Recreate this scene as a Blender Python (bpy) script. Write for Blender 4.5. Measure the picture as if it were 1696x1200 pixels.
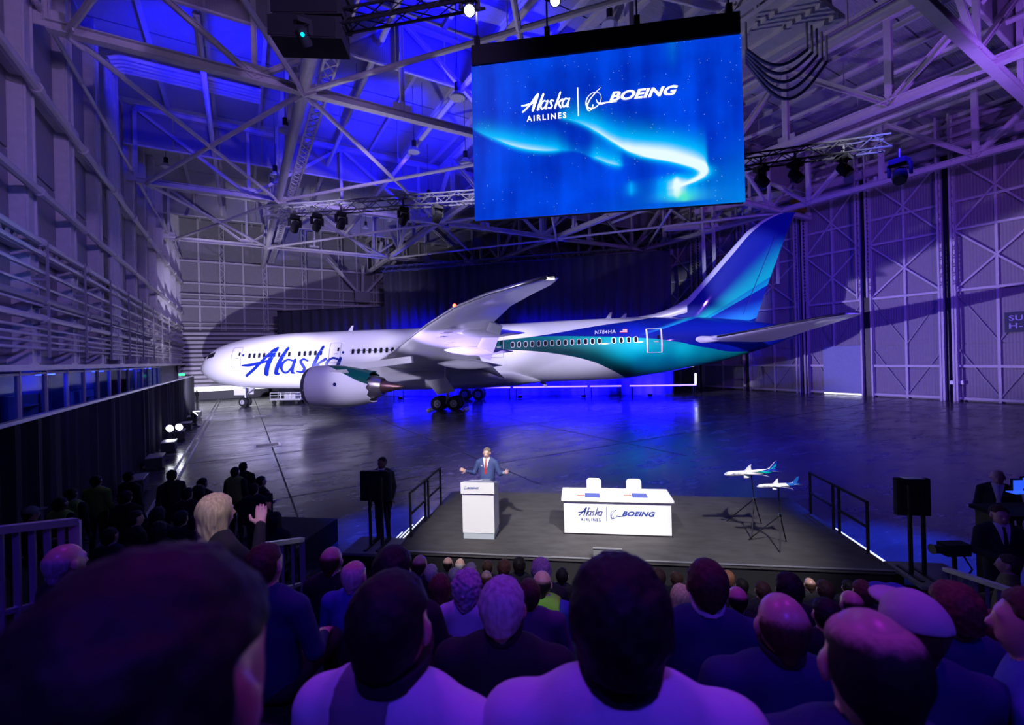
import bpy, bmesh, math, random
import numpy as np
from mathutils import Vector, Matrix
R = random.Random(7)
SC = bpy.context.scene
COL = SC.collection
for o in list(bpy.data.objects): bpy.data.objects.remove(o)

# ------------------------------------------------------------------ camera
FPX, EYE, YC = 754.0, 4.8, 589.8            # focal length in px of the 1696 frame, eye height, horizon row
RHO = math.atan(.025)                       # slight roll
TH = math.atan(448.5 / 754.0)               # camera looks this far right of the hangar's long axis (+y)
ct, st = math.cos(TH), math.sin(TH)
cam = bpy.data.cameras.new('camera'); camo = bpy.data.objects.new('camera', cam); COL.objects.link(camo)
cam.sensor_width = 36; cam.lens = 36 * FPX / 1696
cam.shift_y = -(600 - YC) / 1696
cam.clip_start = .05; cam.clip_end = 400
fw = Vector((st, ct, 0)); rt = Vector((ct, -st, 0)); up = Vector((0, 0, 1))
rt2 = rt * math.cos(RHO) - up * math.sin(RHO); up2 = rt * math.sin(RHO) + up * math.cos(RHO)
camo.matrix_world = Matrix(((rt2.x, up2.x, -fw.x, 0), (rt2.y, up2.y, -fw.y, 0), (rt2.z, up2.z, -fw.z, EYE), (0, 0, 0, 1)))
SC.camera = camo
cam.dof.use_dof = True; cam.dof.focus_distance = 14.0; cam.dof.aperture_fstop = 2.6
# ------------------------------------------------------------------ world, exposure
w = bpy.data.worlds.new('world'); SC.world = w; w.use_nodes = True
bg = w.node_tree.nodes['Background']; bg.inputs[0].default_value = (.05, .03, .40, 1); bg.inputs[1].default_value = .02
SC.view_settings.view_transform = 'Standard'; SC.view_settings.look = 'None'
SC.view_settings.exposure = 0; SC.view_settings.gamma = 1; SC.view_settings.use_curve_mapping = False

def ray(px, py):
    a, b = px - 848.0, py - YC
    u = a * math.cos(RHO) - b * math.sin(RHO); v = a * math.sin(RHO) + b * math.cos(RHO)
    X = u / FPX
    return Vector((X * ct + st, -X * st + ct, -v / FPX))
def atZ(px, py, Z): d = ray(px, py); return Vector((d.x * Z, d.y * Z, EYE + d.z * Z))
def atz(px, py, z): d = ray(px, py); t = (z - EYE) / d.z; return Vector((d.x * t, d.y * t, z))
def atx(px, py, x): d = ray(px, py); t = x / d.x; return Vector((x, d.y * t, EYE + d.z * t))
def aty(px, py, y): d = ray(px, py); t = y / d.y; return Vector((d.x * t, y, EYE + d.z * t))
# the show (stage, screen, aircraft) is set square to itself, turned against the hangar
SHYAW = -TH - math.radians(8.5)
SH = Matrix.Rotation(SHYAW, 4, 'Z')
AX = SH @ Vector((1, 0, 0)); NX = SH @ Vector((0, 1, 0))
def S(a, n, z=0): return AX * a + NX * n + Vector((0, 0, z))
def toS(p): return (p.dot(AX), p.dot(NX), p.z)
def atn(px, py, n): d = ray(px, py); t = n / d.dot(NX); return Vector((d.x * t, d.y * t, EYE + d.z * t))

# ------------------------------------------------------------------ lights of the show rig
def spot(name, loc, tgt, power, color, angle=50, blend=.5, r=.25):
    l = bpy.data.lights.new(name, 'SPOT'); l.energy = power; l.color = color
    l.spot_size = math.radians(angle); l.spot_blend = blend; l.shadow_soft_size = r
    o = bpy.data.objects.new(name, l); COL.objects.link(o); o.location = loc
    o.rotation_euler = (Vector(tgt) - Vector(loc)).to_track_quat('-Z', 'Y').to_euler()
    return o
WHITE = (.86, .84, 1); VIO = (.55, .42, 1); BLUE = (.004, .002, 1); MAG = (.62, .02, 1); PUR = (.30, .10, 1)
LIGHTS = [
 # stage wash from the audience truss
 ('stage_spot', S(-3, .5, 13), S(-1.0, 10.6, 1.5), 12500, (1, .95, .92), 24, .6),
 ('stage_spot', S(4.5, .5, 13), S(1.6, 10.6, 1.2), 11500, (1, .96, .95), 26, .6),
 ('stage_spot', S(.5, 1.0, 13), S(.8, 10.6, .85), 1300, (.95, .9, 1), 44, .6),
 # aircraft wash from the trusses over the audience, one narrow beam per stretch of fuselage
 ('aircraft_spot', S(-14, 16, 17), S(-37, 45, 5.2), 44000, (.70, .63, 1), 22, .6),
 ('aircraft_spot', S(-8, 14, 16), S(-26, 44, 5.6), 40000, (.72, .66, 1), 22, .6),
 ('aircraft_spot', S(-2, 12.4, 16), S(-12, 43, 5.6), 37000, (.72, .66, 1), 25, .6),
 ('aircraft_spot', S(5, 13, 16), S(-1, 43, 6), 42000, (.74, .69, 1), 25, .6),
 ('aircraft_spot', S(12, 12, 16), S(11, 43, 6.5), 50000, (.78, .76, 1), 22, .6),
 ('aircraft_spot', S(16, 12, 16), S(16, 45, 12), 36000, (.76, .80, 1), 16, .6),
 ('aircraft_spot', S(-9, 12, 13), S(-17, 37, 2.8), 17000, (.76, .70, 1), 20, .7),
 # walls
 ('wall_spot', (6, 2, 14), (-7.4, 32, 12), 5800, (.42, .27, 1), 72, .8),
 ('wall_spot', (8, 22, 16), (4, 75, 11), 14500, (.48, .37, 1), 50, .8),
 ('wall_spot', (24, -2, 15), (53, 22, 13), 8500, (.31, .11, 1), 92, 1),
 ('wall_spot', (20, 6, 14), (53, 26, 5), 17000, (.02, .008, 1), 62, 1),
 # blue up-lighters on the roof steel
 ('roof_uplight', (-1.5, 31, 19.6), (-1, 36, 25), 3400, BLUE, 125, .6),
 ('roof_uplight', (11, 22, 19.4), (12, 26, 25), 7000, BLUE, 130, .6),
 ('roof_uplight', (11, 35, 19.4), (11, 38, 25), 7000, BLUE, 130, .5),
 ('roof_uplight', (24, 30, 16), (24, 31, 25), 5000, BLUE, 130, .5),
 ('roof_wash', (0, -4, 13), (1, 38, 19), 3600, (.50, .38, .95), 44, .9),
 ('roof_wash', (30, 4, 12), (38, 12, 24), 2000, (.30, .14, 1), 100, .6),
 ('wall_spot', (3, 9, 8), (-7.4, 26, 6.5), 1500, (.03, .09, 1), 60, 1),
 ('wall_spot', (3, 14, 11), (-7.4, 22.5, 9.0), 700, (.0, .32, 1), 17, .9),
 ('floor_wash', S(2, 24, 17), S(4, 26, 0), 24000, (.02, .012, 1), 96, .9),
 ('floor_wash', (-2, 20, 16), (3, 37, 0), 9000, (.50, .42, 1), 50, .9),
 # blue floor wash both sides of the stage
 ('floor_wash', S(-5.7, 13, 12), S(-5.5, 12.4, 0), 18000, (.01, .03, 1), 20, .8),
 ('floor_wash', S(7.6, 13, 12), S(7.2, 11.8, 0), 22000, (.01, .05, 1), 24, .8),
 # audience
 ('audience_spot', S(-2.5, 4.2, 11), S(-.6, 2.2, 3.6), 360, MAG, 58, .7),
 ('audience_spot', S(3.6, 4.4, 11), S(1.8, 2.0, 3.6), 350, MAG, 58, .7),
 ('audience_spot', S(0, -3, 10), S(.2, 3.0, 3.2), 850, (.10, .03, 1), 80, .7),
 ('audience_spot', S(6, -1.5, 9), S(1.5, 3.0, 3.2), 260, (.04, .03, 1), 70, .7),
]
for a in LIGHTS:
    l_ = spot(*a)
    if a[0] == 'aircraft_spot' and a[1].z > 15 and a[5] > 20: l_.scale = (1.25, .52, 1)     # barn doors: wide, low beams along the fuselage

# ------------------------------------------------------------------ mesh helpers
WM = {}
def wm(o): return WM.get(o.name, Matrix.Identity(4)) if o else Matrix.Identity(4)
class MB:
    def __init__(s, M=None): s.v = []; s.f = []; s.mi = []; s.M = M
    def add(s, verts, faces, mi=0):
        b = len(s.v)
        for p in verts:
            p = Vector(p)
            s.v.append(s.M @ p if s.M else p)
        for f in faces: s.f.append([b + i for i in f]); s.mi.append(mi)
        return s
    def box(s, c, sz, rz=0, mi=0):
        c = Vector(c); hx, hy, hz = sz[0] / 2, sz[1] / 2, sz[2] / 2
        m = Matrix.Rotation(rz, 3, 'Z')
        vs = [c + m @ Vector((x, y, z)) for x in (-hx, hx) for y in (-hy, hy) for z in (-hz, hz)]
        return s.add(vs, [(0, 1, 3, 2), (4, 6, 7, 5), (0, 4, 5, 1), (2, 3, 7, 6), (0, 2, 6, 4), (1, 5, 7, 3)], mi)
    def bbox(s, lo, hi, mi=0):
        return s.box([(a + b) / 2 for a, b in zip(lo, hi)], [abs(b - a) for a, b in zip(lo, hi)], 0, mi)
    def beam(s, p, q, wd, ht, upv=(0, 0, 1), mi=0):
        p, q = Vector(p), Vector(q); d = (q - p).normalized(); u = Vector(upv)
        if abs(d.dot(u)) > .98: u = Vector((1, 0, 0))
        sd = d.cross(u).normalized(); u = sd.cross(d)
        vs = [e + sd * (x * wd / 2) + u * (y * ht / 2) for e in (p, q) for x in (-1, 1) for y in (-1, 1)]
        return s.add(vs, [(0, 1, 3, 2), (4, 6, 7, 5), (0, 4, 5, 1), (2, 3, 7, 6), (0, 2, 6, 4), (1, 5, 7, 3)], mi)
    def ibeam(s, p, q, wd, ht, t=.05):
        p, q = Vector(p), Vector(q); d = (q - p).normalized(); u = Vector((0, 0, 1))
        if abs(d.dot(u)) > .98: u = Vector((1, 0, 0))
        sd = d.cross(u).normalized(); u = sd.cross(d)
        s.beam(p + u * (ht / 2 - t / 2), q + u * (ht / 2 - t / 2), wd, t, u)
        s.beam(p - u * (ht / 2 - t / 2), q - u * (ht / 2 - t / 2), wd, t, u)
        return s.beam(p, q, t * .8, ht - 2 * t, u)
    def ring(s, p, d, r, n, u=None):
        d = Vector(d).normalized(); u = Vector(u) if u else Vector((0, 0, 1))
        if abs(d.dot(u)) > .95: u = Vector((1, 0, 0))
        a = d.cross(u).normalized(); b = a.cross(d)
        return [Vector(p) + a * (r * math.cos(2 * math.pi * i / n)) + b * (r * math.sin(2 * math.pi * i / n)) for i in range(n)]
    def loft(s, rings, caps=True, mi=0):
        n = len(rings[0]); vs = [p for r in rings for p in r]; fs = []
        for k in range(len(rings) - 1):
            for i in range(n):
                j = (i + 1) % n; fs.append((k * n + i, k * n + j, (k + 1) * n + j, (k + 1) * n + i))
        if caps: fs.append(tuple(range(n))[::-1]); fs.append(tuple((len(rings) - 1) * n + i for i in range(n)))
        return s.add(vs, fs, mi)
    def tube(s, p, q, r, r2=None, n=8, mi=0):
        d = Vector(q) - Vector(p)
        return s.loft([s.ring(p, d, r, n), s.ring(q, d, r if r2 is None else r2, n)], True, mi)
    def path(s, pts, r, n=6, mi=0):
        pts = [Vector(p) for p in pts]; rs = []
        for i, p in enumerate(pts):
            d = (pts[min(i + 1, len(pts) - 1)] - pts[max(i - 1, 0)])
            rs.append(s.ring(p, d, r, n))
        return s.loft(rs, True, mi)
    def lathe(s, base, axis, prof, n=16, mi=0):
        ax = Vector(axis).normalized()
        return s.loft([s.ring(Vector(base) + ax * t, ax, max(r, .0005), n) for t, r in prof], True, mi)
    def sheet(s, grid, th=None, nrm=None, mi=0):
        """grid of points rows x cols; a solid of thickness th along nrm when given"""
        nr, nc = len(grid), len(grid[0]); vs = [p for r in grid for p in r]; fs = []
        q = lambda a, b, o=0: o + a * nc + b
        for i in range(nr - 1):
            for j in range(nc - 1): fs.append((q(i, j), q(i, j + 1), q(i + 1, j + 1), q(i + 1, j)))
        if th:
            o = nr * nc; nv = Vector(nrm) * th; vs += [Vector(p) + nv for p in vs]
            for i in range(nr - 1):
                for j in range(nc - 1): fs.append((q(i, j, o), q(i + 1, j, o), q(i + 1, j + 1, o), q(i, j + 1, o)))
            for i in range(nr - 1):
                for j in (0, nc - 1): fs.append((q(i, j), q(i + 1, j), q(i + 1, j, o), q(i, j, o)))
            for j in range(nc - 1):
                for i in (0, nr - 1): fs.append((q(i, j), q(i, j + 1), q(i, j + 1, o), q(i, j, o)))
        return s.add(vs, fs, mi)
    def build(s, name, mat, parent=None, smooth=False, loc=None):
        if parent is not None:
            inv = wm(parent).inverted(); vs = [inv @ p for p in s.v]; M = wm(parent)
        else:
            if loc is None:
                xs = [p.x for p in s.v]; ys = [p.y for p in s.v]; loc = ((min(xs) + max(xs)) / 2, (min(ys) + max(ys)) / 2, min(p.z for p in s.v))
            loc = Vector(loc); vs = [p - loc for p in s.v]; M = Matrix.Translation(loc)
        me = bpy.data.meshes.new(name); me.from_pydata(vs, [], s.f)
        for m in (mat if isinstance(mat, (list, tuple)) else [mat]): me.materials.append(m)
        if any(s.mi): me.polygons.foreach_set('material_index', s.mi)
        bm = bmesh.new(); bm.from_mesh(me); bmesh.ops.recalc_face_normals(bm, faces=bm.faces[:]); bm.to_mesh(me); bm.free()
        if smooth: smooth_mesh(me, smooth)
        o = bpy.data.objects.new(name, me); COL.objects.link(o)
        if parent is not None: o.parent = parent
        else: o.location = loc
        WM[o.name] = M
        return o
def smooth_mesh(me, ang):
    me.polygons.foreach_set('use_smooth', [True] * len(me.polygons))
    if ang is not True:
        bm = bmesh.new(); bm.from_mesh(me)
        for e in bm.edges:
            if len(e.link_faces) == 2 and e.calc_face_angle(0) > math.radians(ang): e.smooth = False
        bm.to_mesh(me); bm.free()
def tag(o, label=None, cat=None, group=None, kind=None):
    if label: o['label'] = label
    if cat: o['category'] = cat
    if group: o['group'] = group
    if kind: o['kind'] = kind
    return o
def empty(name, loc, M=None, label=None, cat=None, group=None, kind=None):
    o = bpy.data.objects.new(name, None); COL.objects.link(o); o.empty_display_size = .2
    m = Matrix.Translation(Vector(loc)) @ M if M else Matrix.Translation(Vector(loc))
    o.matrix_world = m; WM[o.name] = m.copy()
    return tag(o, label, cat, group, kind)
def inst(src, name, parent=None, M=None):
    """another object on the same mesh; M is its matrix in the parent's space (or the world)"""
    o = src.copy(); o.name = name; COL.objects.link(o)
    for k in list(o.keys()): del o[k]
    o.parent = parent
    o.matrix_basis = M if M else Matrix.Identity(4)
    WM[o.name] = (wm(parent) if parent else Matrix.Identity(4)) @ o.matrix_basis
    return o
def copy_tree(o, parent=None, M=None):
    c = o.copy(); COL.objects.link(c); c.parent = parent
    if M is not None: c.matrix_basis = M
    WM[c.name] = (wm(parent) if parent else Matrix.Identity(4)) @ c.matrix_basis
    for ch in list(o.children): copy_tree(ch, c)
    return c

# ------------------------------------------------------------------ node expressions
class X:
    def __init__(s, g, k): s.g = g; s.k = k
    def _m(s, op, *a):
        n = s.g.nodes.new('ShaderNodeMath'); n.operation = op
        for i, v in enumerate(a):
            if isinstance(v, X): s.g.links.new(v.k, n.inputs[i])
            else: n.inputs[i].default_value = v
        return X(s.g, n.outputs[0])
    def __add__(s, o): return s._m('ADD', s, o)
    __radd__ = __add__
    def __sub__(s, o): return s._m('SUBTRACT', s, o)
    def __rsub__(s, o): return s._m('SUBTRACT', o, s)
    def __mul__(s, o): return s._m('MULTIPLY', s, o)
    __rmul__ = __mul__
    def __truediv__(s, o): return s._m('DIVIDE', s, o)
    def gt(s, o): return s._m('GREATER_THAN', s, o)
    def lt(s, o): return s._m('LESS_THAN', s, o)
    def mx(s, o): return s._m('MAXIMUM', s, o)
    def mn(s, o): return s._m('MINIMUM', s, o)
    def ab(s): return s._m('ABSOLUTE', s)
    def ex(s): return s._m('EXPONENT', s)
    def sn(s): return s._m('SINE', s)
    def ss(s, a, b):
        n = s.g.nodes.new('ShaderNodeMapRange'); n.interpolation_type = 'SMOOTHSTEP'
        s.g.links.new(s.k, n.inputs[0])
        for i, v in ((1, a), (2, b)):
            if isinstance(v, X): s.g.links.new(v.k, n.inputs[i])
            else: n.inputs[i].default_value = v
        return X(s.g, n.outputs[0])
    def cv(s, pts):
        x0, x1 = pts[0][0], pts[-1][0]; ys = [p[1] for p in pts]; y0, y1 = min(ys), max(ys); y1 = y1 if y1 > y0 else y0 + 1
        t = ((s - x0) / (x1 - x0)).mx(0.).mn(1.)
        n = s.g.nodes.new('ShaderNodeFloatCurve'); c = n.mapping.curves[0]
        q = [((x - x0) / (x1 - x0), (y - y0) / (y1 - y0)) for x, y in pts]
        c.points[0].location = q[0]; c.points[1].location = q[-1]
        for p in q[1:-1]: c.points.new(*p)
        n.mapping.update(); s.g.links.new(t.k, n.inputs['Value'])
        return X(s.g, n.outputs[0]) * (y1 - y0) + y0
def mixc(g, f, a, b):
    n = g.nodes.new('ShaderNodeMix'); n.data_type = 'RGBA'
    if isinstance(f, X): g.links.new(f.k, n.inputs[0])
    else: n.inputs[0].default_value = f
    for i, v in ((6, a), (7, b)):
        if isinstance(v, tuple): n.inputs[i].default_value = v if len(v) == 4 else (*v, 1)
        else: g.links.new(v, n.inputs[i])
    return n.outputs[2]
def coords(g):
    t = g.nodes.new('ShaderNodeTexCoord'); s = g.nodes.new('ShaderNodeSeparateXYZ'); g.links.new(t.outputs['Object'], s.inputs[0])
    return t, X(g, s.outputs[0]), X(g, s.outputs[1]), X(g, s.outputs[2])

# ------------------------------------------------------------------ materials
MT = {}
def mat(name, col, rough=.6, metal=0, var=.12, scale=3, bump=0, stretch=None, emit=None, es=1, wave=None, coat=0, trans=0, alpha=None, spec=None):
    if name in MT: return MT[name]
    m = bpy.data.materials.new(name); m.use_nodes = True; g = m.node_tree; b = g.nodes['Principled BSDF']; MT[name] = m
    t = g.nodes.new('ShaderNodeTexCoord'); mp = g.nodes.new('ShaderNodeMapping'); g.links.new(t.outputs['Object'], mp.inputs[0])
    if stretch: mp.inputs['Scale'].default_value = stretch
    nz = g.nodes.new('ShaderNodeTexNoise'); nz.inputs['Scale'].default_value = scale; nz.inputs['Detail'].default_value = 5; g.links.new(mp.outputs[0], nz.inputs[0])
    c = tuple(col); d = tuple(x * (1 - var) for x in c); e = tuple(min(1, x * (1 + var)) for x in c)
    g.links.new(mixc(g, X(g, nz.outputs[0]), d, e), b.inputs['Base Color'])
    b.inputs['Roughness'].default_value = rough; b.inputs['Metallic'].default_value = metal
    if spec is not None: b.inputs['Specular IOR Level'].default_value = spec
    if coat: b.inputs['Coat Weight'].default_value = coat; b.inputs['Coat Roughness'].default_value = .06
    if trans: b.inputs['Transmission Weight'].default_value = trans
    h = None
    if wave:
        axis, ws, dist = wave
        wv = g.nodes.new('ShaderNodeTexWave'); wv.bands_direction = axis; wv.inputs['Scale'].default_value = ws; g.links.new(t.outputs['Object'], wv.inputs[0])
        h = wv.outputs['Fac']; bs = dist
    elif bump: h = nz.outputs[0]; bs = bump
    if h:
        bp = g.nodes.new('ShaderNodeBump'); bp.inputs['Strength'].default_value = min(1, bs * 10); bp.inputs['Distance'].default_value = bs
        g.links.new(h, bp.inputs['Height']); g.links.new(bp.outputs[0], b.inputs['Normal'])
    if emit: b.inputs['Emission Color'].default_value = (*emit, 1); b.inputs['Emission Strength'].default_value = es
    return m
STEEL = mat('painted_steel', (.62, .59, .60), .5, 0, .15)
STEELD = mat('grey_steel', (.32, .31, .33), .55, 0, .15)
PIPE = mat('painted_pipe', (.62, .59, .59), .45, 0, .12)
CLAD = mat('corrugated_cladding', (.30, .28, .29), .65, 0, .10, wave=('Y', 3.0, .03))
CLADX = mat('corrugated_cladding_back', (.30, .285, .295), .65, 0, .10, wave=('X', 3.0, .03))
DECK = mat('roof_deck', (.44, .43, .46), .6, 0, .08, wave=('Y', 3.2, .05))
BLACK = mat('matt_black', (.006, .006, .009), .85)
BLACKM = mat('black_metal', (.02, .02, .024), .4, .3)
DRAPE = mat('black_drape', (.005, .005, .008), .95, 0, .2, 2)
def clear_glass(name, tint, gl):
    m = bpy.data.materials.new(name); m.use_nodes = True; g = m.node_tree; g.nodes.remove(g.nodes['Principled BSDF'])
    t = g.nodes.new('ShaderNodeBsdfTransparent'); t.inputs[0].default_value = (*tint, 1); s = g.nodes.new('ShaderNodeBsdfGlossy'); s.inputs['Roughness'].default_value = .08
    nz = g.nodes.new('ShaderNodeTexNoise'); nz.inputs['Scale'].default_value = 1.5; mx = g.nodes.new('ShaderNodeMixShader')
    g.links.new((X(g, nz.outputs[0]) * gl).k, mx.inputs[0]); g.links.new(t.outputs[0], mx.inputs[1]); g.links.new(s.outputs[0], mx.inputs[2]); g.links.new(mx.outputs[0], g.nodes['Material Output'].inputs[0]); return m
GLASSB = clear_glass('window_glass', (.55, .68, .95), .10)
WHITEP = mat('white_laminate', (.86, .86, .86), .35, 0, .01)
GREYP = mat('grey_laminate', (.50, .56, .60), .4, 0, .02)
CHROME = mat('chrome', (.7, .7, .72), .15, 1, .02)
RUBBER = mat('rubber', (.012, .012, .013), .75)
ALU = mat('aluminium_rail', (.42, .42, .46), .35, .6)
# ================================================================== THE HANGAR
XL, XR, YB, YF, ZR = -7.4, 53.0, 75.0, -7.0, 24.5
# floor: polished dark concrete cast in bays
def floor_mat():
    m = bpy.data.materials.new('polished_concrete'); m.use_nodes = True; g = m.node_tree; b = g.nodes['Principled BSDF']
    t, x, y, z = coords(g)
    mp = g.nodes.new('ShaderNodeMapping'); mp.inputs['Rotation'].default_value = (0, 0, .69); mp.inputs['Scale'].default_value = (.5, 1.2, 1); g.links.new(t.outputs['Object'], mp.inputs[0])
    n1 = g.nodes.new('ShaderNodeTexNoise'); n1.inputs['Scale'].default_value = 1.1; n1.inputs['Detail'].default_value = 7; n1.inputs['Roughness'].default_value = .62; g.links.new(mp.outputs[0], n1.inputs[0])
    n2 = g.nodes.new('ShaderNodeTexNoise'); n2.inputs['Scale'].default_value = .16; n2.inputs['Detail'].default_value = 3; g.links.new(t.outputs['Object'], n2.inputs[0])
    f = X(g, n1.outputs[0]) * .6 + X(g, n2.outputs[0]) * .5
    f = f.ss(.35, .75)
    g.links.new(mixc(g, f, (.035, .034, .042), (.10, .098, .115)), b.inputs['Base Color'])
    rr = X(g, n1.outputs[0]).ss(.3, .7) * .14 + .16
    g.links.new(rr.k, b.inputs['Roughness'])
    bp = g.nodes.new('ShaderNodeBump'); bp.inputs['Strength'].default_value = .04; bp.inputs['Distance'].default_value = .02
    g.links.new(n1.outputs[0], bp.inputs['Height']); g.links.new(bp.outputs[0], b.inputs['Normal'])
    b.inputs['Specular IOR Level'].default_value = .22
    return m
FLOORM = floor_mat()
JOINT = mat('joint_seal', (.012, .012, .014), .7)
fl = tag(MB().bbox((XL - .4, YF, -.3), (XR + .6, YB + .6, 0)).build('floor', FLOORM), 'polished dark concrete hangar floor', None, None, 'structure')
del fl['label']; tag(fl, kind='structure')
def floor_bit(name, mt, mb): return mb.build(name, mt, fl)
JM = []
for x in (1.4, 9.5, 17.6, 25.7, 33.8, 41.9):
    floor_bit('expansion_joint', JOINT, MB().bbox((x - .03, 14, -.01), (x + .03, 74.5, .004)))
for y in (18, 27, 36, 45, 54, 63):
    floor_bit('expansion_joint', JOINT, MB().bbox((-4, y - .03, -.01), (52.5, y + .03, .004)))
for k in (-.16, .16):
    floor_bit('floor_rail', STEELD, MB().bbox((-2.55 + k - .05, 13, -.02), (-2.55 + k + .05, 74, .02)))
for px, py, w_, d_ in ((443, 737, 1.15, 1.0), (435, 689, 1.3, .9), (492, 688, .6, .5)):
    p = atz(px, py, 0)
    g_ = floor_bit('floor_grate', BLACKM, MB().bbox((p.x - w_ / 2, p.y - d_ / 2, -.02), (p.x + w_ / 2, p.y + d_ / 2, .006)))
    fr = MB()
    for sx in (-1, 1):
        fr.box((p.x + sx * (w_ / 2 + .05), p.y, .005), (.1, d_ + .2, .018)); fr.box((p.x, p.y + sx * (d_ / 2 + .05), .005), (w_, .1, .018))
    fr.build('grate_frame', STEEL, g_)
p = atz(470, 704, 0); floor_bit('trench_cover', STEELD, MB(SH).bbox((toS(p)[0] - 1.6, toS(p)[1] - .12, -.01), (toS(p)[0] + 1.6, toS(p)[1] + .12, .012)))

# ---------------------------------------------------------------- left wall
wl = tag(MB().bbox((XL - .3, YF, 0), (XL - .05, YB, ZR)).build('wall_left', STEELD), kind='structure')
colm = None; panm = {}
ys = [4.5 + 5 * k for k in range(15)]
for i, y in enumerate(ys):
    M = MB()
    M.bbox((XL - .05, y - .5, 4.9), (XL + .55, y + .5, ZR)); M.bbox((XL - .05, y - .62, 9.6), (XL + .75, y + .62, 9.9)); M.bbox((XL - .05, y - .62, 16.0), (XL + .75, y + .62, 16.3))
    M.bbox((XL + .55, y - .44, 5.0), (XL + .62, y - .36, ZR)); M.bbox((XL + .55, y + .36, 5.0), (XL + .62, y + .44, ZR))
    if colm is None: colm = M.build('column', STEEL, wl); y0 = y
    else: inst(colm, 'column', wl, Matrix.Translation((0, y - y0, 0)))
    if i < len(ys) - 1:
        for k, (z0, z1) in enumerate(((5.3, 9.5), (9.9, 12.9), (13.0, 15.9), (16.4, 20.2), (20.3, 24.3))):
            if k not in panm: panm[k] = (MB().bbox((XL - .05, y + .55, z0), (XL + .12, y + 4.45, z1)).build('wall_panel', CLAD, wl), y)
            else: inst(panm[k][0], 'wall_panel', wl, Matrix.Translation((0, y - panm[k][1], 0)))
        for z in (9.7, 16.2):        # lattice brackets between columns
            M = MB(); M.bbox((XL + .2, y + .5, z + .12), (XL + .5, y + 4.5, z + .22)); M.bbox((XL + .2, y + .5, z - .42), (XL + .5, y + 4.5, z - .34))
            for q in range(6): M.beam((XL + .36, y + .5 + q * .67, z - .38), (XL + .36, y + .83 + q * .67, z + .16), .06, .06); M.beam((XL + .36, y + .83 + q * .67, z + .16), (XL + .36, y + 1.17 + q * .67, z - .38), .06, .06)
            if ('l', z) not in panm: panm[('l', z)] = (M.build('lattice_girt', STEEL, wl), y)
            else: inst(panm[('l', z)][0], 'lattice_girt', wl, Matrix.Translation((0, y - panm[('l', z)][1], 0)))
for z, r, mt in ((9.65, .13, PIPE), (9.2, .10, PIPE), (8.5, .09, PIPE), (7.9, .06, PIPE), (7.4, .15, STEELD), (7.2, .05, PIPE), (6.7, .13, PIPE), (6.3, .05, PIPE), (6.05, .06, PIPE), (5.8, .05, PIPE), (5.55, .06, PIPE), (15.6, .17, PIPE), (11.6, .15, PIPE), (19.0, .10, PIPE)):
    M = MB().tube((XL + .85, 3, z), (XL + .85, 74.6, z), r, n=8)
    if r > .09:
        for q in range(12): M.tube((XL + .85, 6.2 + q * 6, z), (XL + .85, 6.5 + q * 6, z), r * 1.35, n=8)
    M.build('pipe', mt, wl, 40)
for k in range(8):   # hangers that carry the pipes off the columns
    y = 24.5 + k * 5
    M = MB()
    for z in (5.7, 6.6, 7.3, 8.4, 9.4): M.bbox((XL + .5, y - .06, z - .22), (XL + .95, y + .06, z - .12))
    M.bbox((XL + .95, y - .05, 5.2), (XL + 1.02, y + .05, 9.8)); M.build('pipe_hanger', STEELD, wl)
for k, dy in enumerate((0, .45, .85, 1.3, 1.7)):   # risers that turn at the roof
    y = 36.2 + dy
    MB().path([(XL + .7, y, 5.2), (XL + .7, y, 23.2), (XL + .8, y, 23.6), (XL + 1.4, y, 23.85), (XL + 9, y, 23.85)], .13, 8).build('riser_pipe', PIPE, wl, 40)
# office windows under the crane rail
for k in range(10):
    y = 4.5 + k * 5
    f = MB()
    for yy in (y, y + 2.5): f.bbox((XL + .75, yy - .05, 1.2), (XL + .9, yy + .05, 4.7))
    for z in (1.2, 3.0, 4.6): f.bbox((XL + .77, y, z - .04), (XL + .88, y + 5, z + .04))
    wn = f.build('window_%d' % (k + 1), STEELD); tag(wn, kind='structure')
    for j in range(2): MB().bbox((XL + .81, y + j * 2.5 + .05, 1.25), (XL + .83, y + j * 2.5 + 2.45, 4.6)).build('pane', GLASSB, wn)
MB().bbox((XL - .04, 4, 1.2), (XL - .01, 54, 4.7)).build('office_back_wall', mat('office_glow_tint', (.03, .05, .22), .7), wl)  # blue of the office light is put into this wall's colour
tag(MB().bbox((XL - .05, 3, 4.72), (XL + 1.05, 74.5, 4.92)).build('trim_1', STEEL), kind='structure')
RED = mat('red_shelf', (.35, .04, .03), .6); PAP = mat('pale_panel', (.55, .6, .7), .6)
for k, (y, h, nm, lab, mt) in enumerate(((39.5, 2.6, 'shelf_unit', 'red open shelf unit behind the office glass on left wall', RED), (31.5, 1.7, 'filing_cabinet', 'pale filing cabinet behind left office glass near the red shelf', PAP), (47.5, 2.4, 'notice_board', 'large pale display board at the far end of the office glass', PAP), (24.0, 1.9, 'equipment_rack', 'dark equipment rack behind the office glass at the left edge', STEELD))):
    e = empty(nm, (XL + .35, y, 1.9), None, lab, nm.split('_')[-1])
    MB().bbox((XL + .05, y - .9, 1.9), (XL + .6, y - .84, 1.9 + h)).build('side_panel', mt, e); MB().bbox((XL + .05, y + .84, 1.9), (XL + .6, y + .9, 1.9 + h)).build('side_panel', mt, e)
    MB().bbox((XL + .05, y - .84, 1.9), (XL + .09, y + .84, 1.9 + h)).build('back_panel', mt, e)
    for q in range(4): MB().bbox((XL + .09, y - .84, 1.95 + q * h / 4), (XL + .58, y + .84, 2.0 + q * h / 4)).build('shelf', mt, e)
tag(MB().bbox((XL - .05, 3, 0), (XL + .9, 74.5, 1.2)).build('baseboard_left', STEELD), kind='structure')
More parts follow.
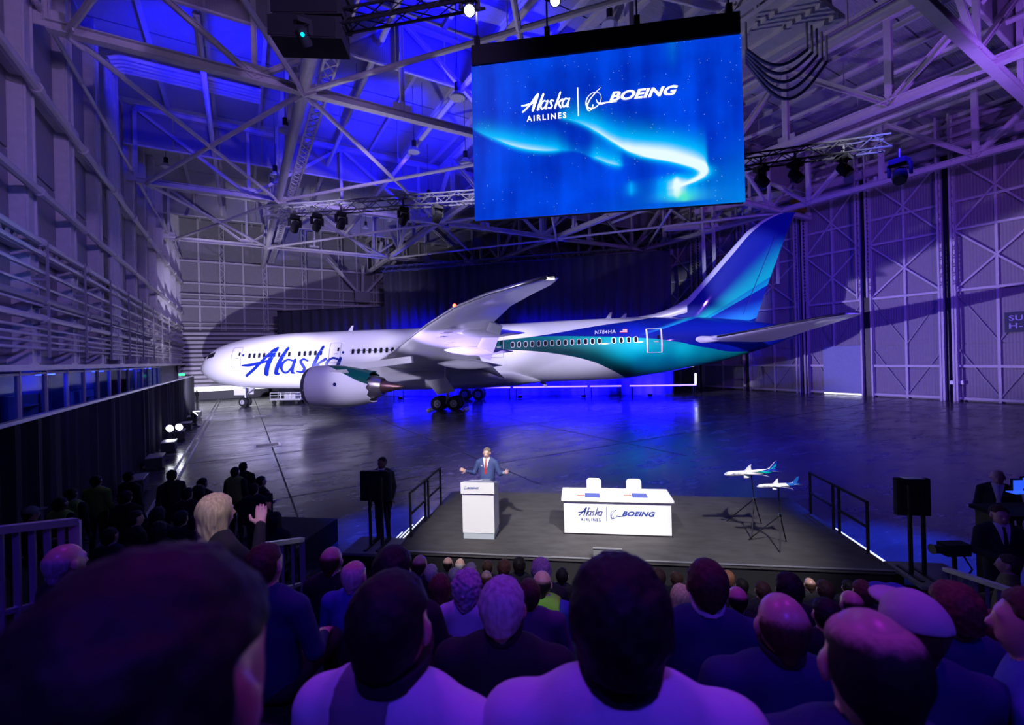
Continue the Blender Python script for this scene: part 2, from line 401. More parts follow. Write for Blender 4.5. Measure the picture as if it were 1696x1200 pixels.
# blue strip lamps lighting the offices
for k in range(5):
    y = 18 + k * 8
    e = empty('office_lamp', (XL + .45, y, 4.5), None, 'blue office strip lamp number %s along the glass, counted from the left edge' % ['one', 'two', 'three', 'four', 'five'][k], 'lamp', 'blue office lamps')
    MB().bbox((XL + .35, y - .9, 4.56), (XL + .55, y + .9, 4.66)).build('housing', STEELD, e)
    MB().bbox((XL + .38, y - .86, 4.52), (XL + .52, y + .86, 4.56)).build('tube', mat('blue_tube', (.1, .1, .9), .4, emit=(.02, .04, 1), es=30), e)
# hanging drape that screens the floor in front of the left wall
g = []
N_ = 260
for i in range(N_ + 1):
    y = 2 + 53.0 * i / N_
    x = -4.15 + .09 * math.sin(y * 5.2) + .04 * math.sin(y * 11.3)
    g.append([Vector((x, y, .02)), Vector((x, y, 3.62))])
d_ = empty('floor_drape', (-4.15, 28, 0), None, 'long black pleated drape along the left wall below the office glass', 'drape')
MB().sheet(g, .02, (-1, 0, 0)).build('curtain', DRAPE, d_)
MB().bbox((-4.25, 2, 3.62), (-4.1, 55, 3.70)).build('top_rail', ALU, d_)
for k in range(10): MB().tube((-4.2, 4 + k * 5.6, 0), (-4.2, 4 + k * 5.6, 3.6), .03).build('upright', ALU, d_)

# ---------------------------------------------------------------- back wall
wb = tag(MB().bbox((XL, YB + .1, 0), (XR, YB + .4, ZR)).build('wall_back', STEELD), kind='structure')
src = {}
xs_ = [XL + .2 + 5.2 * k for k in range(7)]
for i, x in enumerate(xs_):
    M = MB(); M.bbox((x - .32, YB - .55, 0), (x - .2, YB + .1, ZR)); M.bbox((x + .2, YB - .55, 0), (x + .32, YB + .1, ZR))
    for q in range(16): M.beam((x - .26, YB - .45, q * 1.5), (x + .26, YB - .45, q * 1.5 + .75), .07, .07); M.beam((x + .26, YB - .45, q * 1.5 + .75), (x - .26, YB - .45, q * 1.5 + 1.5), .07, .07)
    M.build('lattice_column', STEEL, wb)
    MB().bbox((x + 2.4, YB - .3, 0), (x + 2.62, YB + .1, ZR)).build('stud', STEEL, wb)
    for q in range(8):
        if q < 1: continue
        z0 = q * 3.0 + .7
        for hx in (0, 1): MB().bbox((x + .4 + hx * 2.3, YB, z0 + .08), (x + 2.3 + hx * 2.45, YB + .12, min(z0 + 2.9, ZR))).build('wall_panel', CLADX, wb)
for z in (3.6, 6.7, 9.7, 12.6, 13.4, 15.7, 18.7, 21.6): MB().ibeam((XL, YB - .35, z), (30, YB - .35, z), .3, .26).build('girt', STEEL, wb)
MB().tube((XL + .5, YB - .7, 14.2), (30, YB - .7, 14.0), .12).build('pipe', PIPE, wb); MB().tube((XL + .5, YB - .7, 10.3), (30, YB - .7, 10.3), .10).build('pipe', PIPE, wb)
# roll-up door of horizontal slats, raised a little over the daylight
dr = empty('door_1', (-1.2, YB - .75, 0), None, kind='structure')
for q in range(13):
    z = 1.75 + q * .58
    M = MB(); M.bbox((-6.9, YB - .92, z), (4.6, YB - .74, z + .34)); M.build('slat', STEEL, dr)
    MB().bbox((-6.9, YB - .80, z + .34), (4.6, YB - .74, z + .58)).build('slat_joint', BLACKM, dr)
for x in (-7.05, 4.75): MB().bbox((x - .15, YB - .95, 0), (x + .15, YB - .6, 9.2)).build('door_track', STEEL, dr)
MB().bbox((-6.9, YB - .72, 1.1), (4.6, YB - .70, 1.72)).build('daylight_gap', mat('daylight', (.9, .9, 1), .6, emit=(.9, .92, 1), es=2.2), dr)
tag(MB().bbox((-7, YB - 1.15, 0), (4.7, YB - 1.0, 1.1)).build('trim_2', BLACKM), kind='structure')

# ---------------------------------------------------------------- right wall: tall sliding leaves with steel bracing
wr = tag(MB().bbox((XR + .25, YF, 0), (XR + .6, YB, ZR)).build('wall_right', STEELD), kind='structure')
ycols = [8.6, 14.5, 20.6, 26.4, 33.0, 39.6, 46.2]
CLADR = mat('door_leaf_cladding', (.31, .285, .30), .6, 0, .10, wave=('Y', 1.6, .05))
for i in range(len(ycols)):
    y1 = ycols[i] - .45; y0 = (ycols[i - 1] + .45) if i else 1.0
    d = empty('door_%d' % (i + 2), (XR, (y0 + y1) / 2, 0), None, kind='structure')
    yc = (y0 + y1) / 2
    for a, b in ((y0, yc), (yc, y1)):
        for z0, z1 in ((.1, 4.9), (4.95, 9.4), (9.6, 14.6), (14.8, 21.0)):
            MB().bbox((XR + .1, a + .04, z0), (XR + .22, b - .04, z1)).build('leaf_panel', CLADR, d)
    for yy in (y0, yc, y1): MB().bbox((XR - .12, yy - .09, 0), (XR + .12, yy + .09, 21)).build('stile', STEEL, d)
    for z in (.25, 3.0, 9.5, 14.7, 17.1, 20.9): MB().ibeam((XR - .1, y0, z), (XR - .1, y1, z), .22, .22, .03).build('rail', STEEL, d)
    for a, b in ((y0, y1), (y1, y0)):
        MB().beam((XR - .1, a, 9.6), (XR - .16, b, 14.6), .14, .14).build('brace', STEEL, d)
        MB().beam((XR - .1, a, 14.8), (XR - .16, b, 20.8), .14, .14).build('brace', STEEL, d)
    for a in (y0, y1):
        MB().beam((XR + .0, a, 9.3), (XR + .0, yc, 5.0), .1, .1).build('brace', STEELD, d); MB().beam((XR + .0, yc, .4), (XR + .0, a, 4.6), .1, .1).build('brace', STEELD, d)
    # guide columns between the leaves: twin lattice posts
    yp = ycols[i]
    for s_ in (-1, 1):
        M = MB(); M.bbox((XR - 1.0, yp + s_ * .42 - .07, 0 if i % 2 else 9.6), (XR - .86, yp + s_ * .42 + .07, ZR)); M.bbox((XR - .3, yp + s_ * .42 - .07, 0), (XR - .16, yp + s_ * .42 + .07, ZR))
        for q in range(20): M.beam((XR - .93, yp + s_ * .42, 9.8 + q * .74), (XR - .23, yp + s_ * .42, 10.17 + q * .74), .05, .05); M.beam((XR - .23, yp + s_ * .42, 10.17 + q * .74), (XR - .93, yp + s_ * .42, 10.54 + q * .74), .05, .05)
        M.build('lattice_column', STEEL, wr)
    MB().bbox((XR + .12, yp - .33, 0), (XR + .24, yp + .33, 22)).build('guide_gap', BLACKM, wr)
MB().ibeam((XR - .7, 0, 21.6), (XR - .7, 60, 21.6), .6, .8, .06).build('door_header', STEEL, wr)
for z in (22.6, 23.6): MB().ibeam((XR - .5, 0, z), (XR - .5, 60, z), .3, .3).build('girt', STEEL, wr)
# plain pass door in the leaf under the tailplane and its lit threshold
pa, pb = atx(1364, 590, XR - .2), atx(1427, 590, XR - .2)
ds = empty('door_9', (XR - .25, (pa.y + pb.y) / 2, 0), None, kind='structure')
MB().bbox((XR - .28, pb.y, .25), (XR - .16, pa.y, 5.0)).build('door_leaf', mat('blue_grey_door', (.30, .36, .50), .6), ds)
MB().bbox((XR - .22, pb.y, .06), (XR - .18, pa.y, .2)).build('threshold_light', mat('threshold', (.9, .9, 1), .5, emit=(.9, .92, 1), es=1.6), ds)
# square notice with lettering at the right edge
q0 = atx(1682, 533, XR - .3)
sg = empty('wall_sign', (XR - .3, q0.y, q0.z - .8), None, 'dark square door number sign high on the right wall at the frame edge', 'sign')
MB().bbox((XR - .34, q0.y - 1.0, q0.z - .8), (XR - .28, q0.y + .6, q0.z + .8)).build('sign_board', mat('sign_dark', (.03, .035, .08), .6), sg)
SIGN_AT = (q0.y, q0.z, sg)
for px in (1577, 1592):
    p = atx(px, 633, XR - .35); b = empty('socket_box', (XR - .2, p.y, p.z - .15), None, 'small white socket box on right wall, %s of the pair by the dark guide' % ('left' if px < 1580 else 'right'), 'socket box', 'socket boxes on the right wall')
    MB().bbox((XR - .4, p.y - .14, p.z - .16), (XR - .18, p.y + .14, p.z + .16)).build('case', WHITEP, b); MB().bbox((XR - .43, p.y - .1, p.z - .1), (XR - .4, p.y + .1, p.z + .1)).build('lid', WHITEP, b)

# ---------------------------------------------------------------- roof
ce = tag(MB().bbox((XL - .4, YF, ZR + .35), (XR + .6, YB + .6, ZR + .6)).build('ceiling', STEELD), kind='structure')
TY = [7, 25, 43, 61]
src = {}
px_ = [XL + 3.02 * k for k in range(21)]
for i, x in enumerate(px_):
    MB().ibeam((x, YF, ZR - .12), (x, YB, ZR - .12), .22, .34, .03).build('purlin', STEEL, ce)
    if i == 20: continue
    for a, b in ((YF, 7), (7, 25), (25, 43), (43, 61), (61, 75)):
        for y0 in np.arange(a, b - .1, 4.5 if b - a == 18 else (b - a) / 3):
            ln = 4.5 if b - a == 18 else (b - a) / 3
            if (round(ln, 2),) not in src: src[(round(ln, 2),)] = (MB().bbox((x + .1, y0 + .05, ZR + .06), (x + 2.92, y0 + ln - .05, ZR + .14)).build('deck_panel', DECK, ce), x, y0)
            else:
                s0 = src[(round(ln, 2),)]; inst(s0[0], 'deck_panel', ce, Matrix.Translation((x - s0[1], y0 - s0[2], 0)))
def truss(name, lab, p, q, z0, z1, nb, ch=.42, vw=.24, big=False):
    """parallel-chord truss from p to q (plan), bottom chord z0, top chord z1, nb bays"""
    p, q = Vector((*p, 0)), Vector((*q, 0)); e = empty(name, (p + q) / 2 + Vector((0, 0, z0)), None, lab, 'truss', 'steel roof trusses')
    a = lambda t, z: p.lerp(q, t) + Vector((0, 0, z))
    if big:
        MB().tube(a(0, z0), a(1, z0), .30, n=12).build('chord', STEEL, e, 40)
        M = MB(); d = (q - p).normalized(); sd = Vector((0, 0, 1)).cross(d)
        for s_ in (-1, 1): M.beam(a(0, z0 + .5) - sd * 1.0 + sd * s_ * .3, a(1, z0 + .5) - sd * 1.0 + sd * s_ * .3, .1, .1)
        L = (q - p).length; n = int(L / .8)
        for k in range(n): M.beam(a(k / n, z0 + .5) - sd * .7, a((k + 1) / n, z0 + .5) - sd * 1.3, .06, .06); M.beam(a(k / n, z0 + .5) - sd * 1.3, a((k + 1) / n, z0 + .5) - sd * .7, .06, .06)
        M.build('lattice_walkway', STEEL, e)
    else: MB().ibeam(a(0, z0), a(1, z0), ch, ch, .05).build('chord', STEEL, e)
    MB().ibeam(a(0, z1), a(1, z1), ch, ch, .05).build('chord', STEEL, e)
    for k in range(nb + 1):
        MB().ibeam(a(k / nb, z0 + .15), a(k / nb, z1 - .15), vw, vw, .035).build('vertical', STEEL, e)
        g0 = a(k / nb, z0); dd = (q - p).normalized()
        MB().beam(g0 - dd * .55 + Vector((0, 0, .3)), g0 + dd * .55 + Vector((0, 0, .3)), .07, .7).build('gusset', STEEL, e)
        if k < nb:
            u0, u1 = (z0, z1) if k % 2 else (z1, z0)
            MB().ibeam(a(k / nb, u0), a((k + 1) / nb, u1), vw, vw, .035).build('diagonal', STEEL, e)
    return e
for k, y in enumerate(TY):
    truss('roof_truss', ['steel cross truss of the roof above the audience, nearest of four', 'steel cross truss of the roof, second from the camera', 'steel cross truss of the roof, third from the camera', 'steel cross truss of the roof nearest the back wall'][k], (XL + 1.0, y), (XR - 1.4, y), 18.5, 23.9, 8)
    dc = empty('draft_curtain', (20, y + .3, 21.2), None, ['corrugated draft curtain under the roof above the audience', 'corrugated draft curtain hung on the second cross truss', 'corrugated draft curtain hung on the third cross truss', 'corrugated draft curtain hung on the cross truss nearest the back wall'][k], 'draft curtain')
    for j in range(20): MB().bbox((XL + .3 + j * 3.0, y + .28, 21.3), (XL + 3.24 + j * 3.0, y + .36, 24.2)).build('sheet', CLADX, dc)
    MB().bbox((XL + .3, y + .24, 21.2), (XR - 1, y + .4, 21.3)).build('bottom_rail', STEEL, dc)
for k, x in enumerate((3.0, 17.5, 32.0, 46.5)):
    truss('long_truss', ['long steel roof truss with round pipe chord near the left wall', 'long steel roof truss running back behind the screen', 'long steel roof truss with wide flanges right of the screen', 'long steel roof truss nearest the right wall doors'][k], (x, YF + 1), (x, YB - 1.2), 18.6, 23.6, 14, .46, .34, big=(k == 0))
XB = [XL + 1.6, 3.0, 17.5, 32.0, 46.5]
for i in range(4):
    for j in range(3):
        for s_ in (0, 1):
            a = Vector((XB[i], TY[j + s_], 18.4)); b = Vector((XB[i + 1], TY[j + 1 - s_], 18.4))
            if i >= 2 and j == 0: continue
            e = empty('brace_rod', (a + b) / 2, None, 'roof wind brace, bay %s from the left, %s from the front, %s' % (['one', 'two', 'three', 'four'][i], ['one', 'two', 'three'][j], ['rising to the right', 'falling to the right'][s_]), 'brace', 'roof wind braces')
            d = (b - a).normalized()
            MB().tube(a, b, .13, n=8).build('rod', STEEL, e, 40)
            for p_ in (a + d * .4, b - d * .4): MB().beam(p_ - d * .4, p_ + d * .4, .08, .5).build('end_plate', STEEL, e)
for k, (x, y0, y1, z) in enumerate(((-1.5, 26, 60, 21.4), (7.0, 10, 61, 22.3), (11.5, 10, 61, 20.6), (22, 8, 61, 22.0), (27, 8, 44, 21.0), (38, 0, 40, 20.3), (41, 0, 40, 21.6), (36, 0, 40, 22.2))):
    e = empty('roof_pipe', (x, (y0 + y1) / 2, z), None, 'long service pipe hung under the roof, %s from the left wall' % ['first', 'second', 'third', 'fourth', 'fifth', 'seventh', 'eighth', 'sixth'][k], 'pipe', 'roof service pipes')
    MB().tube((x, y0, z), (x, y1, z), .16, n=8).build('run', PIPE, e, 40)
    for q in range(int((y1 - y0) / 6)): MB().tube((x, y0 + 3 + q * 6, z), (x, y0 + 3 + q * 6, ZR), .03, n=5).build('hanger_rod', STEELD, e)
# knee braces from the back wall columns
kb = empty('knee_brace', aty(600, 490, YB - 2), None, 'pair of splayed steel knee braces on the back wall beside the black curtain', 'brace')
c0 = aty(600, 492, YB - 2)
for tx, ty in ((541, 428), (655, 432), (601, 440)): MB().ibeam(c0, aty(tx, ty, YB - 2), .4, .4).build('strut', STEEL, kb)
MB().box(c0, (2.2, .5, 1.6)).build('bearing', STEELD, kb); MB().bbox((c0.x - .3, c0.y, c0.z - .3), (c0.x + .3, YB - .3, c0.z + .3)).build('wall_bracket', STEEL, kb)
# ================================================================== RIGGING, SCREEN, CURTAINS
# black curtain behind the aircraft, hung from a lit truss
def curtain(name, lab, a0, n0, a1, n1, z1, amp=.14, zb=0.02):
    p, q = S(a0, n0), S(a1, n1); d = q - p; L = d.length; nn = Vector((-d.y, d.x, 0)).normalized(); K = int(L / .22)
    g = []
    for i in range(K + 1):
        t = i / K; o = nn * (amp * math.sin(t * L * 4.3) + amp * .4 * math.sin(t * L * 9.1 + 1)); g.append([p + d * t + o + Vector((0, 0, zb)), p + d * t + o + Vector((0, 0, z1))])
    e = empty(name, (p + q) / 2, None, lab, 'curtain')
    MB().sheet(g, .03, nn).build('cloth', mat('backdrop_cloth', (.07, .07, .11), .85, 0, .2, 2), e, True)
    MB().tube(p + Vector((0, 0, z1 + .03)), q + Vector((0, 0, z1 + .03)), .06).build('batten', BLACKM, e)
    return e
a1_, n1_, z1_ = toS(atZ(1112, 500, 51)); a0_, n0_, _ = toS(atZ(636, 500, 60))
curtain('backdrop_curtain', 'tall black backdrop curtain hung behind the aircraft fuselage', a0_, n0_, a1_, n1_, 16.2)
b0 = toS(atZ(459, 530, 63)); b1 = toS(atZ(645, 530, 60.5))
curtain('low_curtain', 'lower black masking curtain behind the forward fuselage', b0[0], b0[1], b1[0], b1[1], 11.8)
def box_truss(name, lab, p, q, w_=.42, bays=None, m=None, grp='black lighting trusses'):
    m = m or BLACKM; p, q = Vector(p), Vector(q); d = (q - p).normalized(); L = (q - p).length
    sd = d.cross(Vector((0, 0, 1))).normalized(); u = sd.cross(d)
    e = empty(name, (p + q) / 2, None, lab, 'truss', grp)
    cs = [sd * (i * w_ / 2) + u * (j * w_ / 2) for i, j in ((-1, -1), (1, -1), (1, 1), (-1, 1))]
    for c_ in cs: MB().tube(p + c_, q + c_, .04, n=6).build('chord', m, e)
    M = MB(); n = bays or int(L / .6)
    for k in range(n):
        for c_, c2 in ((0, 1), (1, 2), (2, 3), (3, 0)):
            x, y = (c_, c2) if k % 2 else (c2, c_)
            M.tube(p + d * (L * k / n) + cs[x], p + d * (L * (k + 1) / n) + cs[y], .022, n=4)
    tag(M.build('web', m, e), kind='stuff')
    return e
TRM = mat('truss_alu', (.10, .10, .13), .5, .3)
box_truss('curtain_truss', 'blue-lit truss carrying the black backdrop curtain', S(a0_, n0_ - .5, 16.6), S(a1_ - 4, n1_ + 1, 16.6), .6, 60, TRM)
tl = [atZ(440, 352, 23.5), atZ(800, 325, 22.3), atZ(1225, 270, 19.5), atZ(1470, 236, 18.4)]
box_truss('lighting_truss', 'black lighting truss left of the big screen with lamp heads under it', tl[0], tl[1], .5, None, TRM)
box_truss('lighting_truss', 'black lighting truss right of the big screen with lamp heads under it', tl[2], tl[3], .5, None, BLACKM)
tf = [atZ(535, 42, 13), atZ(800, -8, 12)]
box_truss('front_truss', 'near black truss at the top edge beside the black speaker cluster', tf[0], tf[1], .4)
bw = [atZ(1240, 285, 19), atZ(1680, 150, 17)]
# moving head lamp: base, yoke, head, lens
LENS = mat('lamp_lens_dark', (.03, .03, .05), .1)
LENSON = mat('lamp_lens_lit', (1, 1, 1), .2, emit=(.9, .95, 1), es=12)
def moving_head(loc, aim, lab, lit=False, s=1.0):
    e = empty('moving_head_lamp', loc, None, lab, 'stage lamp', 'moving head lamps')
    p = Vector(loc); dv = (Vector(aim) - p).normalized()
    MB().box(p + Vector((0, 0, .0)), (.36 * s, .36 * s, .14 * s)).build('base', BLACK, e); MB().tube(p, p + Vector((0, 0, .5)), .05).build('clamp', BLACKM, e)
    sd = dv.cross(Vector((0, 0, 1))).normalized(); c_ = p + Vector((0, 0, -.36 * s))
    M = MB()
    for k in (-1, 1): M.beam(p + sd * (k * .22 * s) - Vector((0, 0, .05 * s)), c_ + sd * (k * .22 * s), .05 * s, .12 * s)
    M.beam(p - sd * .22 * s - Vector((0, 0, .08 * s)), p + sd * .22 * s - Vector((0, 0, .08 * s)), .12 * s, .05 * s); M.build('yoke', BLACK, e)
    MB().lathe(c_ - dv * .22 * s, dv, [(0, .09 * s), (.05 * s, .15 * s), (.3 * s, .17 * s), (.44 * s, .15 * s)], 12).build('head', BLACK, e, 40)
    MB().lathe(c_ + dv * .22 * s, dv, [(0, .13 * s), (.02 * s, .13 * s)], 12).build('lens', LENSON if lit else LENS, e)
names_l = ['first', 'second', 'third', 'fourth', 'fifth']
for k, px in enumerate((490, 528, 569, 672, 727)):
    t = (px - 440) / 360; p = tl[0].lerp(tl[1], t); moving_head(p - Vector((0, 0, .38)), p + Vector((-2, 6, -8)), '%s black lamp head from the left under the left lighting truss' % names_l[k], s=1.25)
for k, px in enumerate((1262, 1320, 1400)):
    t = (px - 1225) / 245; p = tl[2].lerp(tl[3], t); moving_head(p - Vector((0, 0, .38)), p + Vector((1, -6, -8)), '%s black lamp head from the left under the right lighting truss' % names_l[k], s=1.3)
moving_head(atZ(1490, 268, 18), atZ(1480, 700, 12), 'lone black lamp head hanging below the right lighting truss end', s=1.5)
moving_head(atZ(777, -6, 12), (0, 0, 4), 'lit white lamp head at the top edge left of the screen', True, 1.0)
moving_head(atZ(919, -22, 12.5), (0, 0, 4), 'lit white lamp head at the top edge above the screen header', True, 1.0)
# black loudspeaker cluster hanging at the top left
e = empty('speaker_cluster', atZ(525, 60, 13), None, 'black loudspeaker line array hanging at the top left of the screen', 'loudspeaker')
for k in range(5):
    c_ = atZ(528 - k * 3, -90 + k * 38, 13)
    MB().box(c_, (1.9, .9, .62), SHYAW + .06 * k).build('cabinet', BLACK, e); MB().box(c_ - NX * .47, (1.8, .03, .56), SHYAW + .06 * k).build('grille', BLACKM, e)
moving_head(atZ(503, 40, 12.6), (8, 20, 2), 'black lamp head with cyan lens under the loudspeaker cluster', s=1.0)
MB().lathe(atZ(501, 57, 12.4), ray(501, 57) * -1, [(0, .05), (.02, .05)], 10).build('pilot_lens', mat('cyan_lens', (0, .6, .8), .2, emit=(0, .7, 1), es=4), e)
# high-bay work lamps
HB = None
HBM = mat('lamp_reflector', (.55, .55, .62), .4)
for k, (px, py, Z) in enumerate(((480, 97, 24), (473, 218, 29), (456, 292, 36), (450, 340, 44), (758, 163, 25), (771, 270, 33), (686, 252, 33), (640, 318, 48), (670, 365, 52), (275, 277, 40), (740, 380, 46), (1010, 42, 24), (606, 378, 58), (710, 330, 42))):
    p = atZ(px, py, Z)
    lab = 'switched-off round work lamp under the roof, %s' % ['right of the speaker cluster', 'on the long pipe truss above its middle', 'on the long pipe truss below its middle', 'at the low end of the long pipe truss', 'large one left of the screen header', 'beside the left edge of the screen', 'in the blue bay left of the screen', 'just above the left lighting truss', 'under the left lighting truss', 'over the far left wall', 'low behind the left edge of the screen', 'behind the screen header', 'deep in the back bay', 'small one over the lighting truss by the screen'][k]
    HB = empty('work_lamp', p, None, lab, 'lamp', 'roof work lamps')
    MB().lathe(p, (0, 0, 1), [(0, .42), (.05, .43), (.3, .22), (.34, .2)], 16).build('reflector', HBM, HB, 40)
    MB().lathe(p + Vector((0, 0, .34)), (0, 0, 1), [(0, .17), (.5, .17), (.55, .1)], 12).build('ballast', BLACKM, HB, 40)
    MB().lathe(p + Vector((0, 0, -.01)), (0, 0, 1), [(0, .4), (.02, .4)], 16).build('glass', mat('lamp_glass', (.6, .6, .7), .15), HB)
    MB().tube(p + Vector((0, 0, .85)), (p.x, p.y, ZR + .05), .02, n=5).build('cable', BLACK, HB)
# mechanical box unit and hoses above the right of the screen
e = empty('ventilation_unit', atZ(1290, 40, 21), None, 'pale box ventilation unit on a steel platform right above the screen corner', 'ventilation unit')
p = atZ(1290, 46, 21)
MB().box(p + Vector((0, 0, 1.5)), (3.2, 3.0, 2.4)).build('case', CLAD, e); MB().box(p, (3.9, 3.7, .22)).build('platform', STEEL, e)
for k in (-1, 0, 1): MB().beam(p + Vector((k * 1.3, -1.9, -.2)), p + Vector((k * 1.3, 1.9, -.2)), .2, .22).build('joist', STEEL, e)
for k in (-1, 1): MB().beam(p + Vector((k * 1.8, 0, 0)), p + Vector((k * 1.8, 0, 4)), .12, .12).build('hanger', STEEL, e)
for k in range(5):
    pts = [atZ(1236 + 22 * t * (1 + .08 * k), 82 + k * 5 + (26 + 9 * k) * math.sin(t * math.pi / 4.6), 20 + .25 * k) for t in np.linspace(0, 4.6, 14)]
    h = empty('air_hose', pts[6], None, '%s dark cable looped below the ventilation unit' % ['topmost', 'second', 'middle', 'fourth', 'lowest'][k], 'cable', 'cables below the ventilation unit')
    M = MB().path(pts, .07, 8); M.build('hose', mat('hose_blue', (.05, .06, .2), .5), h, True)
    for q in (0, -1): MB().tube(pts[q], pts[q] + Vector((0, 0, 1.2)), .05).build('coupling', STEELD, h)
# crane trolley with a yellow end at the back of the right wall
e = empty('crane_trolley', atZ(1270, 300, 48), None, 'steel crane trolley beam with yellow end stop right of the screen bottom', 'crane')
MB().ibeam(atZ(1150, 352, 49), atZ(1312, 318, 47), .5, .6).build('beam', STEEL, e); MB().ibeam(atZ(1100, 378, 49), atZ(1190, 372, 49), .5, .6).build('beam', STEEL, e)
MB().box(atZ(1322, 341, 47), (1.1, 1.1, 1.4)).build('end_stop', mat('yellow_paint', (.5, .32, .03), .5), e)
for px in (1163, 1180, 1262, 1285): MB().beam(atZ(px, 330, 48.5), atZ(px + 4, 470, 48.5), .25, .25).build('leg', STEEL, e)

# ---------------------------------------------------------------- LED screen
SN = 13.6
TLp, TRp, BLp, BRp = (toS(atn(x, y, SN)) for x, y in ((780, 112), (1228, 55), (787, 365), (1234, 333)))
sa0 = (TLp[0] + BLp[0]) / 2; sa1 = (TRp[0] + BRp[0]) / 2; sz0 = (BLp[2] + BRp[2]) / 2; sz1 = (TLp[2] + TRp[2]) / 2
SW, SHT = sa1 - sa0, sz1 - sz0
print('screen', sa0, sa1, sz0, sz1, TLp, TRp, BLp, BRp)
scr = empty('video_wall', S(sa0, SN, sz0), SH, 'huge hanging video wall showing a blue aurora with two white logos', 'screen')
def screen_mat():
    m = bpy.data.materials.new('aurora_picture'); m.use_nodes = True; g = m.node_tree; b = g.nodes['Principled BSDF']
    t, x, y, z = coords(g); u = x / SW; v = 1 - z / SHT
    nz = g.nodes.new('ShaderNodeTexNoise'); nz.inputs['Scale'].default_value = .55; nz.inputs['Detail'].default_value = 4; g.links.new(t.outputs['Object'], nz.inputs[0])
    n = X(g, nz.outputs[0])
    mp = g.nodes.new('ShaderNodeMapping'); mp.inputs['Scale'].default_value = (1.6, 1, .14); g.links.new(t.outputs['Object'], mp.inputs[0])
    n3 = g.nodes.new('ShaderNodeTexNoise'); n3.inputs['Scale'].default_value = 1.3; g.links.new(mp.outputs[0], n3.inputs[0]); ry = X(g, n3.outputs[0])
    base = mixc(g, (n * .8 + ry * .5 + v * .05).ss(.35, 1.0), (0, .012, .40), (.0, .075, .90))
    def ribbon(cpts, apts, thick, sharp):
        c = u.cv(cpts); a = u.cv(apts); e = c - v
        return a * (e.mx(0.) * (-1 / thick)).ex() * (e.mn(0.) * (1 / sharp)).ex()
    r1 = ribbon([(-.02, .38), (.1, .49), (.19, .553), (.28, .585), (.38, .60), (.47, .66), (.55, .715), (.62, .73)], [(0, .25), (.08, .6), (.2, .85), (.3, .75), (.36, .4), (.42, .22), (.48, .7), (.53, .75), (.58, .12), (.62, 0)], .085, .022)
    r2 = ribbon([(.33, .385), (.4, .42), (.47, .485), (.54, .57), (.6, .635), (.66, .67), (.74, .705), (.8, .74), (.85, .77), (.872, .78), (.9, .8)], [(.33, 0), (.38, .5), (.47, .75), (.54, .8), (.6, 1.2), (.7, 1.4), (.8, 1.3), (.855, 1.0), (.872, .5), (.885, 0), (.95, 0)], .10, .02)
    hook = ((((u - .862 + (v - .80) * (v - .80) * 14).ab()) * -60).ex()) * v.ss(.66, .72) * (1 - v.ss(.84, .90)) * 1.2
    ray_ = ((u - .765).ab() * -26).ex() * v.ss(.78, .86) * (1 - v.ss(.92, .985)) * (ry * 1.8 + .1)
    ray2 = ((u - .60).ab() * -60).ex() * v.ss(.80, .86) * (1 - v.ss(.88, .94)) * .35
    top = ((u - .76).ab() * -16).ex() * (1 - v.ss(.0, .35)) * .22
    corner = (u * .6 + v * .8 - .85).mx(0.) * .55
    I = (r1 + r2 + hook + ray_ + ray2 + top + corner - .07).mx(0.).mn(1.6)
    c1 = mixc(g, I.ss(0, .55), base, (.0, .50, 1.0))
    c2 = mixc(g, I.ss(.45, 1.0), c1, (.80, .98, 1.0))
    grn = v.ss(.88, .95) * ((u - .79).ab() * -30).ex() * (1 - v.ss(.96, .985))
    c2 = mixc(g, grn.mn(.8), c2, (.1, .9, .55))
    vo = g.nodes.new('ShaderNodeTexVoronoi'); vo.inputs['Scale'].default_value = 8; g.links.new(t.outputs['Object'], vo.inputs[0])
    star = (1 - X(g, vo.outputs['Distance']).ss(.04, .085)) * .9
    c3 = mixc(g, star, c2, (.7, .85, 1))
    g.links.new(c3, b.inputs['Emission Color']); b.inputs['Emission Strength'].default_value = 1.0
    b.inputs['Base Color'].default_value = (.01, .01, .02, 1); b.inputs['Roughness'].default_value = .6
    return m
L_ = lambda a, n, z: S(sa0 + a, SN + n, sz0 + z)
MB(SH).bbox((sa0, SN, sz0), (sa1, SN + .06, sz1)).build('display', screen_mat(), scr)
MB(SH).bbox((sa0, SN + .06, sz0), (sa1, SN + .22, sz1)).build('cabinet_frame', BLACK, scr)
hd = MB(SH).bbox((sa0 + .03, SN - .05, sz1 + .02), (sa1 - .03, SN + .5, sz1 + .62)).build('header_mask', BLACK, scr)
for t in (.02, .3, .64, .97):
    a = sa0 + SW * t; MB(SH).tube((a, SN + .25, sz1 + .6), (a, SN + .25, 23), .03, n=5).build('chain', BLACKM, scr); MB(SH).box((a, SN + .25, sz1 + .85), (.16, .16, .4)).build('hoist', BLACK, scr)

